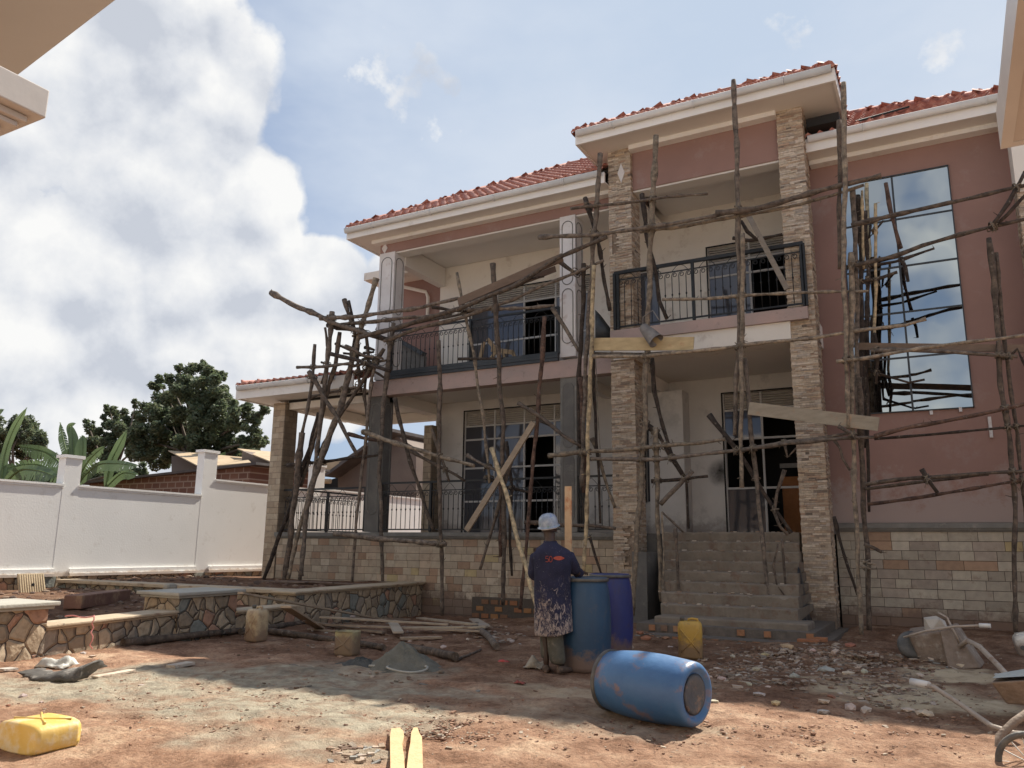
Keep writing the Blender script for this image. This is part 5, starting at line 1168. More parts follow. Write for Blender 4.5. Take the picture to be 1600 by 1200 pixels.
gpole((712, 1034), (752, 1017), .015, 'm', 'thin stick touching the short thick pole')
gplank((372, 975), (600, 972), .10, .03, (.42, .34, .25), 'longest narrow plank leaning from the grey topped pier down to the plank pile', z0=.42, z1=.03)
gplank((445, 975), (500, 985), .16, .03, (.42, .33, .23), 'wide board tipped against the low stone wall', z0=.22, z1=.02)
PILE = [((500, 975), (700, 985), .09, .10, (.44, .36, .27), 'upper long lath of the plank pile'), ((510, 982), (755, 992), .08, .05, (.40, .32, .24), 'middle long lath of the plank pile'), ((490, 977), (600, 992), .10, .03, (.33, .26, .19), 'short brown lath low in the plank pile'),
 ((630, 990), (760, 988), .11, .08, (.45, .38, .28), 'flat pale lath at the right end of the plank pile'), ((655, 975), (740, 985), .14, .10, (.42, .35, .26), 'bent wide board on top of the plank pile'), ((740, 975), (757, 986), .18, .08, (.38, .33, .27), 'square board offcut at the far right of the plank pile'),
 ((612, 982), (622, 1000), .16, .12, (.44, .38, .30), 'broad short board laid across the plank pile'), ((625, 1001), (690, 999), .12, .02, (.40, .31, .22), 'pale offcut on the ground in front of the plank pile'), ((540, 968), (640, 970), .07, .02, (.28, .22, .17), 'dark lath behind the plank pile'), ((480, 985), (560, 990), .07, .0, (.36, .28, .20), 'lath end sticking out left of the plank pile')]
for a, b_, w, z, tn, lb in PILE: gplank(a, b_, w, .028, tn, lb, z0=z, z1=z*.8, group='planks of the pile before the planter wall')
gplank((148, 1060), (207, 1049), .10, .02, (.62, .54, .44), 'pale sunlit offcut beside the torn tarpaulin')
gplank((0, 1048), (22, 1046), .14, .02, (.5, .48, .44), 'grey offcut at the left edge beside the torn tarpaulin')
gplank((266, 1044), (298, 1038), .13, .03, (.52, .48, .42), 'small pale slab lying alone on the bare earth')
freshw = M('fresh orange board', [(.55, .36, .18), (.66, .47, .26)], 6, .8, .4, 40, dirt=((.50, .24, .10), .12, 7))
for px_, lb in (([(610, 1232), (609, 1160), (611, 1148), (624, 1147), (630, 1153), (631, 1160), (628, 1172), (631, 1190), (633, 1232)], 'left wavy edged one of the two fresh orange boards at the bottom edge'), ([(633, 1232), (638, 1185), (641, 1170), (642, 1156), (646, 1147), (652, 1147), (655, 1157), (659, 1163), (661, 1232)], 'right pointed one of the two fresh orange boards at the bottom edge')):
    P = [G(x, y) for x, y in px_]; c = sum(P, Vector())/len(P); zt = max(p_.z for p_ in P)+.035; mb = MB(); mb.prism([Vector((p_.x-c.x, p_.y-c.y, zt-c.z)) for p_ in P][::-1], (0, 0, -.05)); o = link('plank', mb.mesh('plank'), freshw); o.location = c; tag(o, lb, 'plank')
# upright board and pole beside the worker
ob = M('orange stained board', [(.50, .34, .20), (.58, .42, .26)], 5, .85, .4, dirt=((.40, .13, .05), .3, 5))
mb = MB(); A = onY(887, 895, 8.85); B = onY(888, 760, 8.85); hw = .045
A = onY(888, 905, 8.9); A.z = gz(A.x, 8.9); mb.beam(A, onY(888, 760, 8.9), .025, .085, None, upv=(1, 0, 0)); o = link('plank', mb.mesh('plank'), ob); tag(o, 'orange stained board standing upright behind the worker and the teal drum', 'plank')
# cement heap, wet patch and hose
hm = M('grey cement sand', [(.12, .115, .09), (.19, .18, .145)], 9, .95, .9, 60, dist=.02)
def heap(name, c, rx, ry, h, mat, label, cat, seed, n=30, kind=None):
    r = random.Random(seed); mb = MB(); V = []; rings = 12
    for i in range(rings+1):
        for j in range(n):
            th = 2*math.pi*j/n; s_ = i/rings; k = 1+.12*math.sin(3*th+seed)+.08*math.sin(7*th+seed*2)
            z = h*(1-s_**1.25)**1.5*(1+.22*s_*math.sin(4*th+i*.6))+r.uniform(-.016, .012)*(1 if i else 0); x, y = rx*s_*k*math.cos(th), ry*s_*k*math.sin(th)
            V.append((x, y, z-.02+gz(c[0]+x, c[1]+y)-gz(*c)))
    mb.add(V, [(i*n+j, i*n+(j+1) % n, (i+1)*n+(j+1) % n, (i+1)*n+j) for i in range(rings) for j in range(n)], None, True)
    o = link(name, mb.mesh(name), mat); o.location = (c[0], c[1], gz(*c)); return tag(o, label, cat, None, kind)
p = G(610, 1046); heap('cement_heap', (p.x, p.y+.22), .50, .42, .30, hm, 'small cone of grey cement and sand on the bare earth', 'heap', 1)
p = G(560, 1040); heap('mortar_heap', (p.x, p.y+.05), .38, .25, .11, M('wet mortar', [(.045, .045, .04), (.09, .088, .075)], 12, .7, 1.0, 50, dist=.03), 'dark wet mortar left of the cement cone', 'heap', 4)
hose = M('grey hose', [(.35, .34, .29), (.45, .43, .38)], 6, .5, .1)
p = G(636, 1049); c = Vector((p.x, p.y, p.z+.02)); mb = MB(); P = [c+Vector((.235*math.cos(a), .20*math.sin(a), .012+.012*math.sin(a*2))) for a in [math.radians(q) for q in range(-170, 200, 12)]]
mb.tube(P, .012, 8); P2 = [P[0], P[0]+Vector((-.12, -.02, 0)), P[0]+Vector((-.22, -.07, 0))]; mb.tube(P2, .012, 8); o = link('hose', mb.mesh('hose'), hose); tag(o, 'ring of pale grey hose lying in front of the cement cone', 'hose')

# torn tarpaulin and plastic scraps
tarp = M('cement stained tarpaulin', [(.055, .048, .042), (.12, .11, .095)], 5, .75, .7, 12, dirt=((.40, .36, .31), .15, 7))
def crumple(name, c, rx, ry, h, mat, label, cat, seed, rot=0, nx_=22, ny_=16, curl=0.0):
    r = random.Random(seed); V = []; ca_, sa = math.cos(rot), math.sin(rot)
    for i in range(ny_+1):
        for j in range(nx_+1):
            u, v = j/nx_*2-1, i/ny_*2-1; k = 1-.15*abs(math.sin(3*u+seed))
            x, y = u*rx*k, v*ry*(1+.15*math.sin(4*u+seed))
            z = h*max(0, (1-u*u)*(1-v*v))**.5*(.45+.3*math.sin(3.3*u+2.1*v+seed)+.3*math.sin(7*v-4*u+seed*2))+curl*max(0, v)**2*(.6+.4*math.sin(u*3+seed))
            V.append((x*ca_-y*sa, x*sa+y*ca_, max(z, 0)+.012+r.uniform(-.006, .006)))
    V = [(x, y, z+gz(c[0]+x, c[1]+y)-gz(*c)) for x, y, z in V]
    mb = MB(); w = nx_+1; mb.add(V, [(i*w+j, i*w+j+1, (i+1)*w+j+1, (i+1)*w+j) for i in range(ny_) for j in range(nx_)], None, True)
    o = link(name, mb.mesh(name), mat); o.location = (c[0], c[1], gz(*c)); s_ = o.modifiers.new('thick', 'SOLIDIFY'); s_.thickness = .006
    return tag(o, label, cat)
def strip_sheet(name, base_px, hs, back, mat, label, cat, seed, fwd=0.0):
    r = random.Random(seed); P = [G(*b_) for b_ in base_px]; Q = []; H_ = []
    for i in range(len(P)-1):
        for k in range(6):
            u = k/6; w_ = u*u*(3-2*u); Q.append(P[i].lerp(P[i+1], u)); H_.append(hs[i]*(1-w_)+hs[i+1]*w_)
    Q.append(P[-1]); H_.append(hs[-1]); V = []; m_ = 7
    for q_, h_ in zip(Q, H_):
        for k in range(m_+1):
            s_ = k/m_; V.append((q_.x+r.uniform(-.006, .006), q_.y-fwd*(1-s_)+back*s_*s_+r.uniform(-.008, .008)+.02*math.sin(q_.x*30+k), q_.z+.006+h_*s_**.9*(1-.1*s_)+r.uniform(-.006, .006)*s_))
    c = Q[len(Q)//2]; mb = MB(); w_ = m_+1; mb.add([Vector(v)-c for v in V], [(i*w_+k, (i+1)*w_+k, (i+1)*w_+k+1, i*w_+k+1) for i in range(len(Q)-1) for k in range(m_)], None, True)
    o = link(name, mb.mesh(name), mat); o.location = c; s_ = o.modifiers.new('thick', 'SOLIDIFY'); s_.thickness = .008; return tag(o, label, cat)
strip_sheet('tarpaulin', [(28, 1052), (50, 1064), (85, 1066), (118, 1065), (138, 1060)], [.03, .07, .12, .19, .10], .22, tarp, 'torn dark tarpaulin curled up before the near stone pier', 'tarpaulin', 2)
palesheet = M('pale plastic sheet', [(.42, .41, .36), (.55, .54, .49)], 5, .5, .5, 15)
p = G(62, 1046); crumple('plastic_sheet', (p.x, p.y+.2), .20, .13, .13, palesheet, 'crumpled pale plastic bunched behind the dark tarpaulin', 'sheet', 5, rot=.3)
sack = M('woven sack', [(.32, .28, .22), (.42, .38, .31)], 6, .85, .7, 25, dirt=((.22, .15, .10), .2, 6))
p = G(832, 1045); crumple('cement_sack', (p.x, p.y+.08), .12, .10, .13, sack, 'crumpled pale sack lying at the left foot of the worker', 'sack', 3)
p = G(1010, 965); crumple('plastic_sheet', (p.x+.1, p.y+.5), .35, .5, .45, M('grey plastic sheet', [(.09, .09, .085), (.16, .16, .15)], 5, .5, .5, 15), 'grey plastic sheet slumped between the left stone column and the steps', 'sheet', 7)
p = G(1258, 930); crumple('plastic_sheet', (-2.33, 14.5), .16, .5, 1.1, blackp, 'black plastic sheet bunched between the steps and the right stone column', 'sheet', 8)
redp = M('red plastic', [(.45, .05, .05), (.55, .09, .07)], 5, .5, .3)
p = G(787, 1035); crumple('plastic_scrap', (p.x, p.y), .07, .035, .03, redp, 'small scrap of red plastic left of the worker', 'scrap', 9, nx_=8, ny_=5)
p = G(812, 1069); crumple('plastic_scrap', (p.x, p.y), .06, .03, .03, M('maroon rag', [(.22, .05, .04), (.3, .08, .06)], 5, .8, .3), 'small maroon rag on the sunlit shadow edge left of the blue drum', 'scrap', 10, nx_=8, ny_=5)
mb = MB(); r = random.Random(3); P = [Vector((-9.35+r.uniform(-.02, .02), 6.45+r.uniform(-.03, .03), .48-i*.05)) for i in range(9)]; mb.tube(P, .008, 5); P = [Vector((-9.7+i*.05, 6.3+.02*i, .46+.01*math.sin(i))) for i in range(8)]; mb.tube(P, .008, 5)
o = link('string', mb.mesh('string'), M('pink string', [(.6, .22, .2), (.7, .3, .28)], 5, .8, .1)); tag(o, 'pink string hanging over the low stone wall beside the near pier', 'string')
# slabs in the planter
slabm = M('ribbed sandy paver', [(.46, .36, .23), (.54, .43, .28)], 4, .85, .4, 30)
sl = thing('paving_slab', onY(52, 925, 9.2), 'ribbed sandy paving slab with a hole leaning against the boundary footing', 'paver')
c = onX(52, 912, -16.6); mb = MB(); w, h_ = .27, .20
mb.hexa([(c.x, c.y-w, c.z-h_), (c.x+.04, c.y-w, c.z-h_), (c.x+.04, c.y+w, c.z-h_), (c.x, c.y+w, c.z-h_), (c.x-.12, c.y-w-.02, c.z+h_), (c.x-.08, c.y-w-.02, c.z+h_), (c.x-.08, c.y+w-.03, c.z+h_), (c.x-.12, c.y+w-.03, c.z+h_)])
part('slab', mb, slabm, sl); mb = MB()
for i in range(11):
    y = c.y-w+.03+i*.048; mb.beam((c.x+.045, y, c.z-h_+.01), (c.x-.077, y-.02, c.z+h_-.01), .018, .012)
part('rib', mb, slabm, sl)
mb = MB(); mb.lathe([(.001, -.01), (.03, -.01), (.03, .03)], (c.x-.02, c.y, c.z-.02), 10, None, True, Matrix.Rotation(math.pi/2, 3, 'Y')); part('hole', mb, darkint, sl)
def block(name, c, sx, sy, sz, rz, mat, label, cat, bev=.02, rx=0):
    mb = MB(); mb.box(-sx/2, sx/2, -sy/2, sy/2, 0, sz); o = link(name, mb.mesh(name), mat); o.location = c; o.rotation_euler = (rx, 0, rz)
    b = o.modifiers.new('bevel', 'BEVEL'); b.width = bev; b.segments = 2
    return tag(o, label, cat)
p = onX(155, 935, -13.2); block('timber_beam', (p.x, p.y, gz(p.x, p.y)-.02), .3, 1.9, .22, .55, M('rust brown beam', [(.16, .08, .055), (.24, .13, .09)], 4, .9, .5, dirt=((.40, .27, .16), .15, 3)), 'rusty brown beam half buried in the soil behind the low wall', 'beam')
p = onX(266, 918, -11.6); block('kerb_block', (p.x, p.y, .40), .12, .26, .30, .1, sack, 'upright rounded grey block standing on the planter ledge', 'block', .06)
for i, (px, py, yy, L_) in enumerate(((480, 902, 14.6, 1.6), (560, 899, 14.7, 1.3), (445, 905, 14.2, 1.2))):
    p = onY(px, py, yy-.6); block('board', (p.x, p.y, gz(p.x, p.y)+.04), L_, .14, .03, .05*i, woodg_d if False else M('dark board %d' % i, [(.13, .09, .07), (.22, .16, .12)], 4, .9, .4), ('long dark board lying on the soil between the scaffold feet', 'brick red board lying on the soil right of the scaffold feet', 'short dark board lying on the soil under the tile clad pillar')[i], 'board', .004)

# ------------------------------------------------------------------ wheelbarrows
steel = M('rusty concrete crusted steel', [(.17, .12, .085), (.28, .22, .17)], 6, .85, .6, 30, dirt=((.42, .38, .32), .15, 5))
tubem = M('worn steel tube', [(.34, .27, .21), (.46, .39, .32)], 8, .6, .3, 40, dirt=((.22, .12, .07), .15, 8))
gripm = M('white grip', [(.62, .60, .56), (.72, .7, .66)], 8, .7, .1)
wb = thing('wheelbarrow', (-.2, 11.6, 0), 'overturned crusted wheelbarrow resting on its side before the stone plinth', 'wheelbarrow')
Yw = 11.45
def q(x, y, dy=0): return onY(x, y, Yw+dy)
mb = MB(); A = [q(1468, 984), q(1490, 978, .1), q(1534, 1044, -.1), q(1482, 1048, -.15)]; Bk = [p_+Vector((.05, .32, .02)) for p_ in A]
mb.hexa([A[3], A[2], Bk[2], Bk[3], A[0], A[1], Bk[1], Bk[0]]); part('tray', mb, steel, wb, bevel=.02)
mb = MB(); A = [q(1418, 992, .1), q(1470, 986, 0), q(1486, 1046, 0), q(1440, 1040, .1)]; Bk = [p_+Vector((.0, .45, .05)) for p_ in A]
mb.hexa([A[3], A[2], Bk[2], Bk[3], A[0], A[1], Bk[1], Bk[0]]); part('tray_side', mb, steel, wb, bevel=.03)
mb = MB(); mb.lathe([(.05, -.05), (.14, -.05), (.17, -.03), (.175, 0), (.17, .03), (.14, .05), (.05, .05)], q(1425, 1008, .2), 24, None, True, Matrix.Rotation(1.2, 3, 'X')@Matrix.Rotation(.3, 3, 'Y')); part('wheel', mb, rimm, wb)
mb = MB(); mb.tube([q(1412, 996, 0), q(1445, 986, -.05), q(1490, 979, -.15), q(1540, 977, -.2)], .014, 8); part('frame_tube', mb, tubem, wb)
mb = MB(); mb.tube([q(1530, 977, -.2), q(1548, 978, -.22)], .026, 10); part('handle_grip', mb, gripm, wb)
mb = MB(); mb.tube([q(1500, 1010, 0), q(1512, 1001, -.1), q(1530, 1010, -.3), q(1560, 1040, -.7), q(1578, 1060, -1.0)], .030, 10); part('frame_tube', mb, tubem, wb)
mb = MB(); mb.tube([q(1482, 1042, -.1), q(1500, 1050, -.2), q(1535, 1054, -.4), q(1572, 1061, -.6)], .022, 10); part('frame_tube', mb, tubem, wb)
mb = MB(); mb.tube([q(1556, 1056, -.5), q(1572, 1061, -.6)], .032, 10); part('handle_grip', mb, gripm, wb)
mb = MB(); mb.tube([q(1466, 957, .1), q(1480, 965, .05), q(1487, 980, 0), q(1500, 1005, 0)], .012, 6); part('frame_tube', mb, tubem, wb)
rock = M('pale broken stone', [(.42, .37, .31), (.55, .50, .43)], 5, .9, .7, 30)
def chunk(r, s, flat=1.0):
    bm = bmesh.new(); bmesh.ops.create_icosphere(bm, subdivisions=1, radius=1)
    pl_ = [(Vector((r.gauss(0, 1), r.gauss(0, 1), r.gauss(0, 1))).normalized(), r.uniform(.55, .9)) for _ in range(7)]
    for v in bm.verts:
        for n_, d_ in pl_:
            k = v.co.dot(n_)
            if k > d_: v.co -= n_*(k-d_)
        v.co = Vector((v.co.x*s[0], v.co.y*s[1], v.co.z*s[2]))
    V = [v.co.copy() for v in bm.verts]; F = [tuple(x.index for x in f.verts) for f in bm.faces]; bm.free(); return V, F
mb = MB(); V, F = chunk(random.Random(5), (.19, .15, .15)); mb.add([v+q(1462, 975, .2) for v in V], F); o = link('stone_lump', mb.mesh('stone_lump'), rock); tag(o, 'large pale cement lump sitting on top of the overturned wheelbarrow', 'stone')
wb = thing('wheelbarrow', (.35, 7.6, 0), 'wheelbarrow with spoked wheel and crusted grey tray cut by the right edge', 'wheelbarrow')
Yw = 7.9
mb = MB(); top = [q(1548, 1066, 0), q(1660, 1060, 0), q(1660, 1050, .75), q(1556, 1058, .6)]; bot = [q(1572, 1100, .1), q(1660, 1105, .1), q(1660, 1098, .45), q(1585, 1098, .45)]
mb.hexa([bot[0], bot[1], bot[2], bot[3], top[0], top[1], top[2], top[3]]); part('tray', mb, steel, wb, bevel=.015)
mb = MB(); c = sum(top, Vector())/4; mb.add([t+(c-t)*.06+Vector((0, 0, .03)) for t in top]+[c+Vector((0, 0, .07))], [(0, 1, 4), (1, 2, 4), (2, 3, 4), (3, 0, 4)], None, True); part('mortar_load', mb, M('dried mortar', [(.40, .41, .36), (.52, .52, .47)], 8, .95, 1.0, 30), wb)
mb = MB(); mb.tube([q(1425, 1066, .5), q(1460, 1074, .35), q(1500, 1100, .1), q(1550, 1135, -.3), q(1585, 1146, -.5), q(1660, 1150, -.8)], .021, 10); part('frame_tube', mb, tubem, wb)
mb = MB(); mb.tube([q(1424, 1065, .5), q(1452, 1071, .4)], .033, 10); part('handle_grip', mb, gripm, wb)
mb = MB(); mb.tube([q(1640, 1090, -.3), q(1585, 1128, -.6), q(1562, 1150, -.7), q(1559, 1215, -.9)], .030, 10); part('leg', mb, steel, wb)
wc = q(1612, 1195, -1.2); mb = MB()
for i in range(14):
    a = i*math.pi/7; mb.tube([wc+Vector((0, .02, 0)), wc+Vector((.19*math.cos(a), 0, .19*math.sin(a)))], .005, 5)
part('spokes', mb, gripm, wb); mb = MB(); mb.tube([wc+Vector((.19*math.cos(a*math.pi/16), 0, .19*math.sin(a*math.pi/16))) for a in range(33)], .022, 8); part('tyre', mb, rimm, wb)

# ------------------------------------------------------------------ rubble: single stones, and the small chips as one mass
RUB = [(1186, 1087, .085, 'w'), (1213, 1101, .09, 'o'), (1115, 1099, .085, 'w'), (1287, 1098, .09, 'w'), (1300, 1091, .08, 'r'), (1288, 1114, .105, 'g'), (1331, 1108, .10, 'w'), (1352, 1112, .10, 'w'), (1170, 1070, .06, 'w'), (1200, 1075, .06, 'w'), (1128, 1062, .075, 'w'), (1155, 1058, .08, 'w'),
 (1108, 1060, .06, 'w'), (1195, 1025, .09, 'y'), (1230, 1012, .13, 'y'), (1330, 1010, .12, 'r'), (1290, 1050, .14, 'g'), (1325, 1055, .13, 'w'), (1350, 1052, .10, 'w'), (1240, 1060, .10, 'g'), (1180, 1048, .10, 'o'), (1145, 1028, .08, 'w'), (1305, 1020, .10, 'w'), (1270, 1018, .08, 'w'),
 (752, 1090, .045, 'w'), (500, 1000, .055, 'w'), (510, 990, .06, 'w'), (487, 987, .045, 'w'), (692, 1012, .07, 'w'), (640, 1003, .05, 'w'), (550, 965, .11, 'w'), (590, 967, .05, 'w'), (985, 1012, .08, 'w'), (1010, 1000, .13, 'r'), (1040, 998, .10, 'r'), (1000, 990, .12, 'r'), (1050, 1012, .05, 'w'), (1046, 1012, .06, 'w'),
 (35, 1090, .06, 'g'), (12, 1103, .04, 'r'), (65, 1098, .035, 'w'), (220, 1072, .045, 'w'), (130, 1022, .07, 'w'), (145, 1026, .06, 'w'), (1420, 1112, .09, 'w'), (1445, 1118, .12, 'w'), (1500, 1042, .1, 'w'), (800, 1003, .07, 'w'), (812, 1008, .05, 'g'), (770, 1000, .06, 'w'), (730, 1000, .06, 'w')]
RC = {'w': (.54, .46, .38), 'o': (.52, .38, .26), 'g': (.40, .38, .34), 'r': (.33, .16, .09), 'y': (.44, .36, .22)}
RN = {'w': 'pale', 'o': 'orange', 'g': 'grey', 'r': 'brick red', 'y': 'sandy'}
chipm = M('stone chip', [(.75, .72, .70), (1.1, 1.08, 1.05)], 14, .9, .6, 50, vc=True)
STN = []
for i, (px, py, s_, cc) in enumerate(RUB):
    r = random.Random(i+40); s_ *= .85; p = G(px, py); V, F = chunk(r, (s_*r.uniform(.85, 1.1), s_*r.uniform(.6, .9), s_*r.uniform(.32, .6)))
    mb = MB(); mb.add(V, F, tuple(v*r.uniform(.9, 1.1) for v in RC[cc])); o = link('loose_stone', mb.mesh('loose_stone'), chipm); o.location = (p.x, p.y, p.z+s_*.15); o.rotation_euler = (0, 0, r.uniform(0, 6))
    where = 'in the rubble spread before the porch steps' if 1090 < px < 1370 and py < 1080 else ('on the sunlit earth right of the blue drum' if px > 1090 else ('among the offcuts round the plank pile' if 450 < px < 830 else ('beside the yellow jerrycan and the drums' if px > 830 else 'on the earth near the torn tarpaulin')))
    STN.append((px, o, RN[cc], where))
ORD = ['leftmost', 'second from the left', 'third from the left', 'fourth from the left', 'fifth from the left', 'sixth from the left', 'seventh from the left', 'eighth from the left', 'ninth from the left', 'tenth from the left', 'eleventh from the left', 'twelfth from the left']
for key in sorted({(c_, w_) for _, _, c_, w_ in STN}):
    L_ = sorted([q_ for q_ in STN if q_[2:] == key], key=lambda q_: q_[0]); sh = key[1].replace('in the rubble spread before the porch steps', 'in the rubble').replace('on the sunlit earth right of the blue drum', 'right of the blue drum').replace('among the offcuts round the plank pile', 'round the plank pile').replace('beside the yellow jerrycan and the drums', 'beside the yellow jerrycan').replace('on the earth near the torn tarpaulin', 'near the torn tarpaulin')
    for k_, (_, o, c_, w_) in enumerate(L_):
        if len(L_) == 1: tag(o, 'loose %s stone lying %s' % (c_, w_), 'stone')
        else: tag(o, '%s of the loose %s stones %s' % (ORD[k_], c_, sh), 'stone', 'loose %s stones %s' % (c_, w_))
def scatter(name, areas, n, smin, smax, cols, seed, label, cat='rubble', hf=.5):
    r = random.Random(seed); mb = MB()
    for _ in range(n):
        cx, cy, rx, ry = r.choice(areas); px, py = r.gauss(cx, rx*.55), r.gauss(cy, ry*.55)
        if py < 960: continue
        p = G(px, py); s_ = r.uniform(smin, smax)*(1 if r.random() < .85 else 1.5); rz = r.uniform(0, 6.3); ca_, sa = math.cos(rz), math.sin(rz)
        a, b_, h_ = s_*r.uniform(.7, 1.5), s_*r.uniform(.5, .9), s_*r.uniform(.2, hf)
        V = [(sx*a*r.uniform(.7, 1), sy*b_*r.uniform(.7, 1), sz*h_*r.uniform(.7, 1)) for sz in (-.6, 1) for sx, sy in ((-1, -1), (1, -1), (1, 1), (-1, 1))]
        tl = r.uniform(-.3, .3)
        k = r.uniform(.7, 1.15); mb.hexa([(p.x+x*ca_-y*sa, p.y+x*sa+y*ca_, p.z+z+x*tl) for x, y, z in V], tuple(v*k for v in r.choice(cols)))
    o = link(name, mb.mesh(name), chipm); return tag(o, label, cat, None, 'stuff')
PALE = [(.42, .34, .27), (.34, .26, .19), (.26, .17, .12), (.36, .24, .16), (.25, .205, .16), (.17, .11, .075), (.48, .40, .33), (.22, .14, .10)]
scatter('stone_chips', [(1220, 1035, 110, 30), (1300, 1040, 90, 32), (1180, 1050, 90, 22), (1390, 1060, 70, 40), (1280, 1015, 90, 16)], 2600, .008, .034, PALE, 1, 'broken pale tile chips and stone rubble spread before the steps')
scatter('wood_chips', [(650, 990, 160, 18), (780, 990, 60, 18), (560, 975, 80, 10)], 420, .012, .04, PALE, 2, 'chips and offcuts strewn round the plank pile', hf=.3)
scatter('soil_clods', [(800, 1120, 500, 60), (1200, 1150, 300, 40), (300, 1100, 250, 50), (1450, 1110, 120, 60), (700, 1140, 80, 20)], 2600, .004, .014, [(.26, .14, .09), (.36, .22, .15), (.18, .10, .07), (.45, .38, .3)], 3, 'small clods and grit strewn over the bare red earth', 'soil')
scatter('rubble_chips', [(100, 975, 60, 8), (130, 968, 60, 8), (550, 1175, 40, 14), (1030, 985, 50, 14), (1480, 1030, 80, 20), (560, 1060, 260, 22), (480, 1010, 150, 16)], 620, .006, .03, PALE+[(.3, .3, .28)], 4, 'plaster chips in the planter, by the can and at the wheelbarrow')
mb = MB(); r = random.Random(8)
for _ in range(500):
    x = r.uniform(-17.2, wl(11)-.5); y = r.uniform(6, 14.8)
    if x > wl(y)-.4: continue
    s_ = r.uniform(.02, .09); V, F = chunk(r, (s_*1.3, s_, s_*.7)); k = r.uniform(.7, 1.2); cc = r.choice([(.15, .09, .065), (.20, .12, .08), (.10, .065, .05), (.24, .17, .12)])
    mb.add([v+Vector((x, y, gz(x, y))) for v in V], F, tuple(v*k for v in cc))
o = link('soil_clods', mb.mesh('soil_clods'), chipm); tag(o, 'dark dug clods of soil filling the planters behind the stone walls', 'soil', None, 'stuff')

# ------------------------------------------------------------------ the worker, seen from behind
px0 = G(866, 1051); PO = Vector((px0.x, px0.y+.03, px0.z)); hd = math.atan2(PO.y, PO.x)-math.pi/2   # faces away from the camera
U = Vector((math.cos(hd), math.sin(hd), 0)); V_ = Vector((-math.sin(hd), math.cos(hd), 0)); KS = depth_at(PO)/FPX
def pp(u, v, z): return PO+U*u+V_*v+Vector((0, 0, z))
MAN = thing('person', PO, 'worker seen from behind in paint splashed navy coat and hard hat, holding the teal drum', 'person')
def skin_mesh(name, verts, edges, radii, mat, parent, root=0, sub=2):
    me = bpy.data.meshes.new(name); me.from_pydata([tuple(v) for v in verts], edges, []); me.update()
    o = link(name, me, mat, parent); sk = o.modifiers.new('skin', 'SKIN'); lay = me.skin_vertices[0].data
    for i, r_ in enumerate(radii): lay[i].radius = r_ if isinstance(r_, tuple) else (r_, r_); lay[i].use_root = (i == root)
    sk.use_smooth_shade = True; sb = o.modifiers.new('sub', 'SUBSURF'); sb.levels = sb.render_levels = sub
    return o
skinm = M('dark skin', [(.045, .026, .018), (.065, .038, .026)], 8, .5, .15, 60)
J = {}; verts = []; radii = []; edges = []
def jn(n_, p, r_, par=None):
    J[n_] = len(verts); verts.append(p); radii.append(r_)
    if par is not None: edges.append((J[par], J[n_]))
jn('pelvis', pp(-.03, 0, .88), (.13, .10)); jn('waist', pp(-.035, 0, 1.03), (.12, .09), 'pelvis'); jn('chest', pp(-.04, .01, 1.20), (.15, .10), 'waist'); jn('neckb', pp(-.055, .02, 1.345), (.07, .06), 'chest')
jn('neck', pp(-.062, .035, 1.42), (.056, .056), 'neckb'); jn('jaw', pp(-.068, .06, 1.49), (.064, .072), 'neck'); jn('head', pp(-.072, .055, 1.575), (.078, .092), 'jaw'); jn('crown', pp(-.072, .05, 1.645), (.06, .07), 'head')
jn('nose', pp(-.066, .148, 1.53), .014, 'jaw')
for s_, n_ in ((-1, 'L'), (1, 'R')):
    jn('ear'+n_, pp(-.072+s_*.082, .05, 1.535), (.012, .02), 'head')
jn('shL', pp(-.205, .01, 1.275), .062, 'chest'); jn('elL', pp(-.245, .10, 1.02), .045, 'shL'); jn('wrL', pp(-.10, .30, 1.00), .030, 'elL')
jn('shR', pp(.135, .01, 1.275), .062, 'chest'); jn('elR', pp(.235, .10, 1.055), .045, 'shR'); jn('wrR', pp(.295, .24, 1.055), .028, 'elR'); jn('hdR', pp(.325, .30, 1.062), (.036, .018), 'wrR')
jn('hdL', pp(-.02, .33, 1.03), (.036, .018), 'wrL')
for k in range(4):   # fingers curling over the drum rim
    b_ = pp(.305+.018*k, .345-.010*k, 1.066-.004*k); jn('f%da' % k, b_, .0095, 'hdR'); jn('f%db' % k, b_+V_*.022+U*.008+Vector((0, 0, -.006+.002*k)), .0085, 'f%da' % k); jn('f%dc' % k, b_+V_*.034+U*.012+Vector((0, 0, -.028)), .0075, 'f%db' % k)
    b2 = pp(.0+.018*k, .37-.006*k, 1.035); jn('g%da' % k, b2, .0095, 'hdL'); jn('g%db' % k, b2+V_*.024+U*.012+Vector((0, 0, -.008)), .0085, 'g%da' % k); jn('g%dc' % k, b2+V_*.03+U*.02+Vector((0, 0, -.032)), .0075, 'g%db' % k)
jn('thRa', pp(.285, .295, 1.045), .011, 'hdR'); jn('thRb', pp(.278, .325, 1.028), .009, 'thRa')
jn('hipL', pp(-.115, 0, .82), .085, 'pelvis'); jn('knL', pp(-.115, .05, .47), .056, 'hipL'); jn('anL', pp(-.10, -.0, .09), .034, 'knL'); jn('toL', pp(-.105, .13, .03), (.035, .02), 'anL')
jn('hipR', pp(.055, 0, .82), .085, 'pelvis'); jn('knR', pp(.015, .04, .47), .056, 'hipR'); jn('anR', pp(.09, -.06, .13), .034, 'knR'); jn('toR', pp(.05, .07, .03), (.035, .02), 'anR')
skin_mesh('body', verts, edges, radii, skinm, MAN, 0, 2)
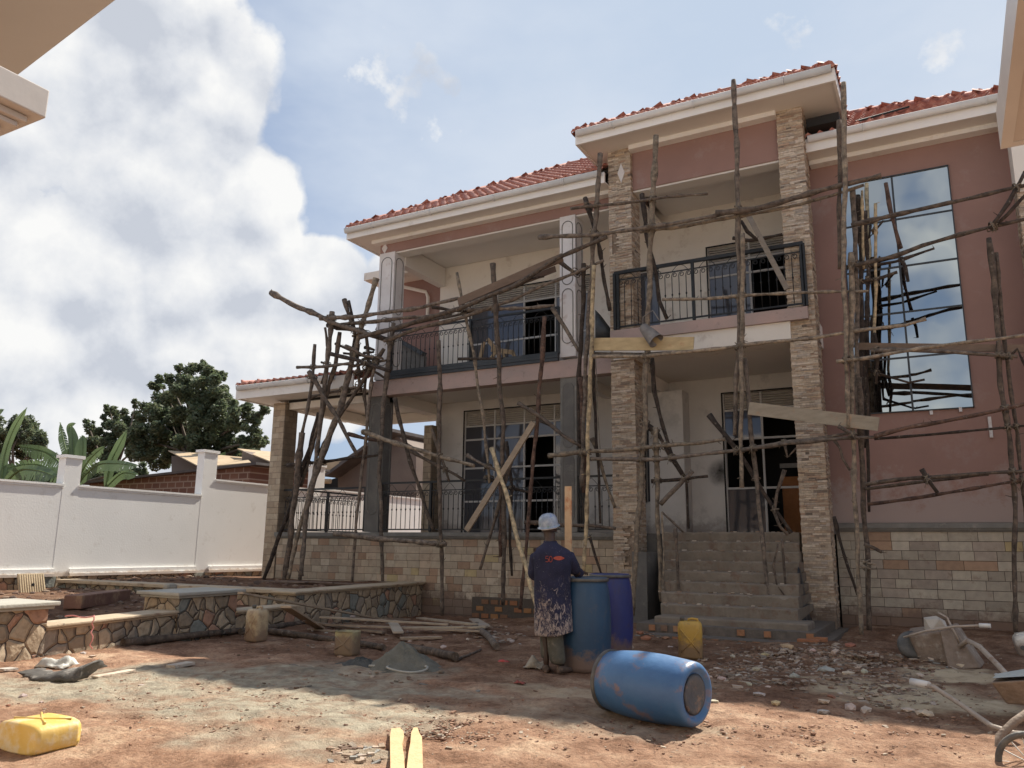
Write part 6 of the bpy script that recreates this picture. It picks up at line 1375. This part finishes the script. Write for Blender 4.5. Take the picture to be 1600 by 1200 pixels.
# eyes, mouth (turned away from the photo, but there)
mb = MB()
for s_ in (-1, 1): mb.lathe([(.001, -.011), (.008, -.008), (.011, 0), (.008, .008), (.001, .011)], pp(-.07+s_*.032, .128, 1.56), 10)
part('eye', mb, gripm, MAN)
def loft(rings, n=36, cap=True, fold=.0, seed=0):
    """rings: (centre, axis u, axis v, ru, rv)"""
    mb = MB(); k = len(rings)
    for i, (c, a, b_, ru, rv) in enumerate(rings):
        for j in range(n):
            th = 2*math.pi*j/n; f_ = 1+fold*(i/k)*(math.sin(5*th+seed+i*.25)+.6*math.sin(11*th+seed*2-i*.4)) + fold*.5*math.sin(i*1.9+3*th+seed)
            mb.v.append(tuple(c+a*math.cos(th)*ru*f_+b_*math.sin(th)*rv*f_))
    for i in range(k-1):
        for j in range(n): mb.face((i*n+j, i*n+(j+1) % n, (i+1)*n+(j+1) % n, (i+1)*n+j), None, True)
    if cap: mb.face(list(range(n))[::-1]); mb.face([(k-1)*n+j for j in range(n)])
    return mb
# coat material: navy, white paint flecks, caked dirt towards the skirt (a stain with a shape of its own)
cm = bpy.data.materials.new('splashed navy coat'); cm.use_nodes = True; t = cm.node_tree; b = t.nodes['Principled BSDF']; tc = N(t, 'ShaderNodeTexCoord'); co = tc.outputs['Object']
base = ramp(t, noise(t, co, 6), [(.35, (.012, .013, .034)), (.65, (.022, .024, .06))])
mpz = N(t, 'ShaderNodeMapping'); mpz.inputs['Scale'].default_value = (1, 1, .45); LK(t, co, mpz.inputs[0])
spx = N(t, 'ShaderNodeSeparateXYZ'); LK(t, co, spx.inputs[0])
low = math_(t, 'MULTIPLY_ADD', spx.outputs['Z'], -1.3, 1.45+1.3*PO.z, clamp=True)
splat = math_(t, 'ADD', math_(t, 'MULTIPLY', noise(t, mpz.outputs[0], 26, 10, .75, 1.2), 1), math_(t, 'MULTIPLY', low, .20))
f1 = math_(t, 'MULTIPLY_ADD', splat, 14, -8.9, clamp=True)
big = math_(t, 'ADD', noise(t, co, 3.6, 6, .6), math_(t, 'MULTIPLY', low, .30)); f2 = math_(t, 'MULTIPLY', math_(t, 'MULTIPLY_ADD', big, 6, -3.95, clamp=True), math_(t, 'MULTIPLY_ADD', noise(t, co, 30, 9, .85), 12, -5.9, clamp=True))
f3 = math_(t, 'MULTIPLY_ADD', noise(t, co, 60, 5, .8), 22, -14.4, clamp=True)
c1 = mix(t, f1, base, (.36, .30, .27)); c2 = mix(t, f2, c1, (.34, .26, .21)); c3 = mix(t, f3, c2, (.55, .52, .52))
LK(t, c3, b.inputs['Base Color']); b.inputs['Roughness'].default_value = .9
bp = N(t, 'ShaderNodeBump'); bp.inputs['Strength'].default_value = .6; bp.inputs['Distance'].default_value = .02; LK(t, noise(t, co, 9, 5), bp.inputs['Height']); LK(t, bp.outputs[0], b.inputs['Normal'])
Z3 = Vector((0, 0, 1))
prof = [(1.405, -.058, .03, .060, .058), (1.385, -.057, .025, .078, .072), (1.355, -.052, .02, .115, .085), (1.325, -.045, .015, .175, .10), (1.29, -.038, .01, .215, .115), (1.24, -.034, .005, .222, .13), (1.15, -.034, 0, .212, .137), (1.05, -.034, 0, .20, .135), (.95, -.034, 0, .198, .138), (.85, -.032, 0, .20, .145), (.72, -.028, 0, .202, .15), (.60, -.022, 0, .203, .155), (.50, -.018, 0, .205, .158), (.42, -.016, 0, .206, .16), (.385, -.015, 0, .205, .16)]
coat = loft([(pp(u, v, z), U, V_, ru, rv) for z, u, v, ru, rv in prof], 48, False, .034, 1)
# lift the right half of the hem and open the back vent
vv = []
for i, p_ in enumerate(coat.v):
    q_ = Vector(p_)-PO; u_, v_ = q_.dot(U), q_.dot(V_); k = max(0, (.62-q_.z)/.25)
    if k > 0:
        q_.z += k*.06*max(0, u_)/.2
        if v_ < 0 and abs(u_+.055) < .035: q_ += V_*.05*k*(1-abs(u_+.055)/.035)
    vv.append(tuple(PO+q_))
coat.v = vv
def sleeve(a, e, w_, r0, r1, r2, seed):
    R = []
    for i in range(9):
        s_ = i/8
        if s_ < .5: c = a.lerp(e, s_*2); rr = r0+(r1-r0)*s_*2
        else: c = e.lerp(w_, s_*2-1); rr = r1+(r2-r1)*(s_*2-1)
        d = ((e-a) if s_ < .4 else ((w_-a) if s_ < .6 else (w_-e))).normalized(); x = d.cross(V_ if abs(d.dot(V_)) < .8 else U).normalized(); y = d.cross(x)
        rr *= 1+.05*math.sin(i*2.1+seed); R.append((c, x, y, rr, rr*.95))
    return loft(R, 20, True, .03, seed)
for a, e, w_, sd_ in ((pp(-.205, .005, 1.265), pp(-.252, .10, 1.02), pp(-.11, .285, 1.0), 1), (pp(.128, .005, 1.27), pp(.235, .095, 1.06), pp(.29, .225, 1.055), 2)):
    s2 = sleeve(a, e, w_, .082, .070, .048, sd_); o_ = len(coat.v); coat.v += s2.v
    for f_, sm_ in zip(s2.f, s2.sm): coat.face([i+o_ for i in f_], None, sm_)
collar = MB(); collar.tube([pp(-.058+.068*math.cos(a), .03+.066*math.sin(a), 1.398+.012*math.sin(a)) for a in [math.radians(q_) for q_ in range(-260, 80, 20)]], .014, 8)
o_ = len(coat.v); coat.v += collar.v
for f_, sm_ in zip(collar.f, collar.sm): coat.face([i+o_ for i in f_], None, sm_)
co_ob = part('coat', coat, cm, MAN); ss = co_ob.modifiers.new('sub', 'SUBSURF'); ss.levels = ss.render_levels = 1
sdm = co_ob.modifiers.new('thick', 'SOLIDIFY'); sdm.thickness = .004
bvh = BVHTree.FromPolygons([Vector(v) for v in coat.v], coat.f)
def onback(u, z, off=.007):
    h_ = bvh.ray_cast(pp(u, -1, z), V_, 2)
    return (h_[0] if h_[0] is not None else pp(u, -.13, z))-V_*off
redm = M('faded red print', [(.30, .045, .03), (.42, .09, .05)], 30, .8, .1)
mb = MB(); n_ = 16; top = []; bot = []
for i in range(n_+1):
    s_ = i/n_; u_ = -.025+.125*s_; hgt = .022*math.sin(math.pi*s_)**.8+.001; top.append(onback(u_, 1.223+hgt)); bot.append(onback(u_, 1.223-hgt))
for i in range(n_): mb.add([bot[i], bot[i+1], top[i+1], top[i]], [(0, 1, 2, 3)], None, True)
part('printed_emblem', mb, redm, co_ob)
def stroke(pts, w=.0045):
    mb = MB(); mb.tube([onback(u, z, .0065) for u, z in pts], w, 5); return mb
def text50(x0, z0, s_):
    P5 = [(.8, 1), (.1, 1), (.08, .55), (.5, .62), (.85, .45), (.85, .15), (.5, 0), (.05, .08)]
    P0 = [(1.5+.42*math.cos(a), .5+.5*math.sin(a)) for a in [i*math.pi/8 for i in range(17)]]
    return [[(x0+a*s_*.62, z0+b_*s_) for a, b_ in P] for P in (P5, P0)]
mb = MB()
for pts in text50(-.110, 1.180, .062):
    k = stroke(pts, .0038); o2 = len(mb.v); mb.v += k.v
    for f_ in k.f: mb.face([i+o2 for i in f_], None, True)
part('printed_number', mb, redm, co_ob)
# trousers and shoes
trm = M('dusty olive trousers', [(.075, .072, .055), (.13, .12, .095)], 9, .95, .5, 25, dirt=((.26, .22, .18), .15, 9))
mb = MB()
for pts in ([(pp(-.10, .0, .80), .10), (pp(-.10, .03, .62), .088), (pp(-.10, .07, .47), .076), (pp(-.105, .05, .28), .064), (pp(-.112, .02, .12), .058)], [(pp(.03, 0, .80), .10), (pp(.0, .0, .62), .095), (pp(-.015, -.01, .47), .09), (pp(.0, -.03, .30), .092), (pp(.02, -.045, .18), .092), (pp(.035, -.05, .075), .088)]):
    k = loft([(c, U, V_, r_, r_*.95) for c, r_ in pts], 22, True, .04, len(mb.v)); o2 = len(mb.v); mb.v += k.v
    for f_, sm_ in zip(k.f, k.sm): mb.face([i+o2 for i in f_], None, sm_)
o = part('trousers', mb, trm, MAN); ss = o.modifiers.new('sub', 'SUBSURF'); ss.levels = ss.render_levels = 1
shm = M('muddy shoe', [(.06, .04, .03), (.13, .09, .065)], 10, .8, .4, dirt=((.28, .18, .12), .2, 12))
for c, rz in ((pp(-.105, .04, .0), 0), (pp(.085, -.04, .0), -.75)):
    ds = (V_*math.cos(rz)+U*math.sin(-rz)); sd_ = Vector((ds.y, -ds.x, 0)); R = []
    for s_, w_, h_ in ((-.085, .020, .045), (-.07, .038, .07), (-.02, .040, .075), (.04, .045, .06), (.10, .048, .042), (.14, .038, .034), (.16, .018, .024)):
        R.append((c+ds*s_+Z3*(h_/2+.004), sd_, Z3, w_, h_/2+.004))
    part('shoe', loft(R, 18, True, 0), shm, MAN)
# hard hat
hm_ = bpy.data.materials.new('smeared hard hat'); hm_.use_nodes = True; t = hm_.node_tree; b = t.nodes['Principled BSDF']; tc = N(t, 'ShaderNodeTexCoord'); co = tc.outputs['Object']
base = ramp(t, noise(t, co, 9, 8), [(.35, (.16, .20, .27)), (.5, (.26, .31, .39)), (.65, (.40, .45, .51))])
c1 = mix(t, math_(t, 'MULTIPLY_ADD', noise(t, co, 13, 6, .7), 8, -4.4, clamp=True), base, (.10, .22, .13)); 
mo = N(t, 'ShaderNodeMapping'); mo.inputs['Location'].default_value = (3, 1, 2); LK(t, co, mo.inputs[0])
c2 = mix(t, math_(t, 'MULTIPLY_ADD', noise(t, mo.outputs[0], 10, 6, .7), 9, -5.0, clamp=True), c1, (.12, .19, .42)); c3 = mix(t, math_(t, 'MULTIPLY_ADD', noise(t, co, 90, 4, .8), 18, -12, clamp=True), c2, (.7, .7, .68))
LK(t, c3, b.inputs['Base Color']); b.inputs['Roughness'].default_value = .35
HM = Matrix.Rotation(hd, 3, 'Z')@Matrix.Rotation(math.radians(-9), 3, 'Y')@Matrix.Rotation(math.radians(6), 3, 'X')
hc = pp(-.075, .05, 1.575); mb = MB(); n_ = 40; prof = [(1.0, 0), (1.0, .02), (.985, .05), (.93, .08), (.82, .105), (.62, .125), (.35, .135), (.1, .138)]
o_ = 0
for k, (r_, z) in enumerate([(1.17, -.006), (1.16, -.001), (1.02, .006)]+[(a, b2+.008) for a, b2 in prof]):
    for j in range(n_):
        th = 2*math.pi*j/n_; br = r_
        if k < 2 and math.sin(th) > 0: br += .22*math.sin(th)**2
        x, y = .112*br*math.cos(th), .130*br*math.sin(th); rid = .006*max(0, 1-abs(x)/.018) if z > .05 else 0
        if z > .06 and abs(abs(x)-.05) < .012: rid = .004
        mb.v.append(tuple(hc+HM@Vector((x, y, z+rid+(.012*math.sin(th) if k < 3 else 0)))))
for i in range(10):
    for j in range(n_): mb.face((i*n_+j, i*n_+(j+1) % n_, (i+1)*n_+(j+1) % n_, (i+1)*n_+j), None, True)
mb.face([10*n_+j for j in range(n_)])
hat = part('hard_hat', mb, hm_, MAN)
mb = MB(); mb.tube([hc+HM@Vector((.088*math.cos(a), .10*math.sin(a), -.022)) for a in [math.radians(q_) for q_ in range(-165, -10, 12)]], .010, 6); part('hat_strap', mb, gripm, hat)
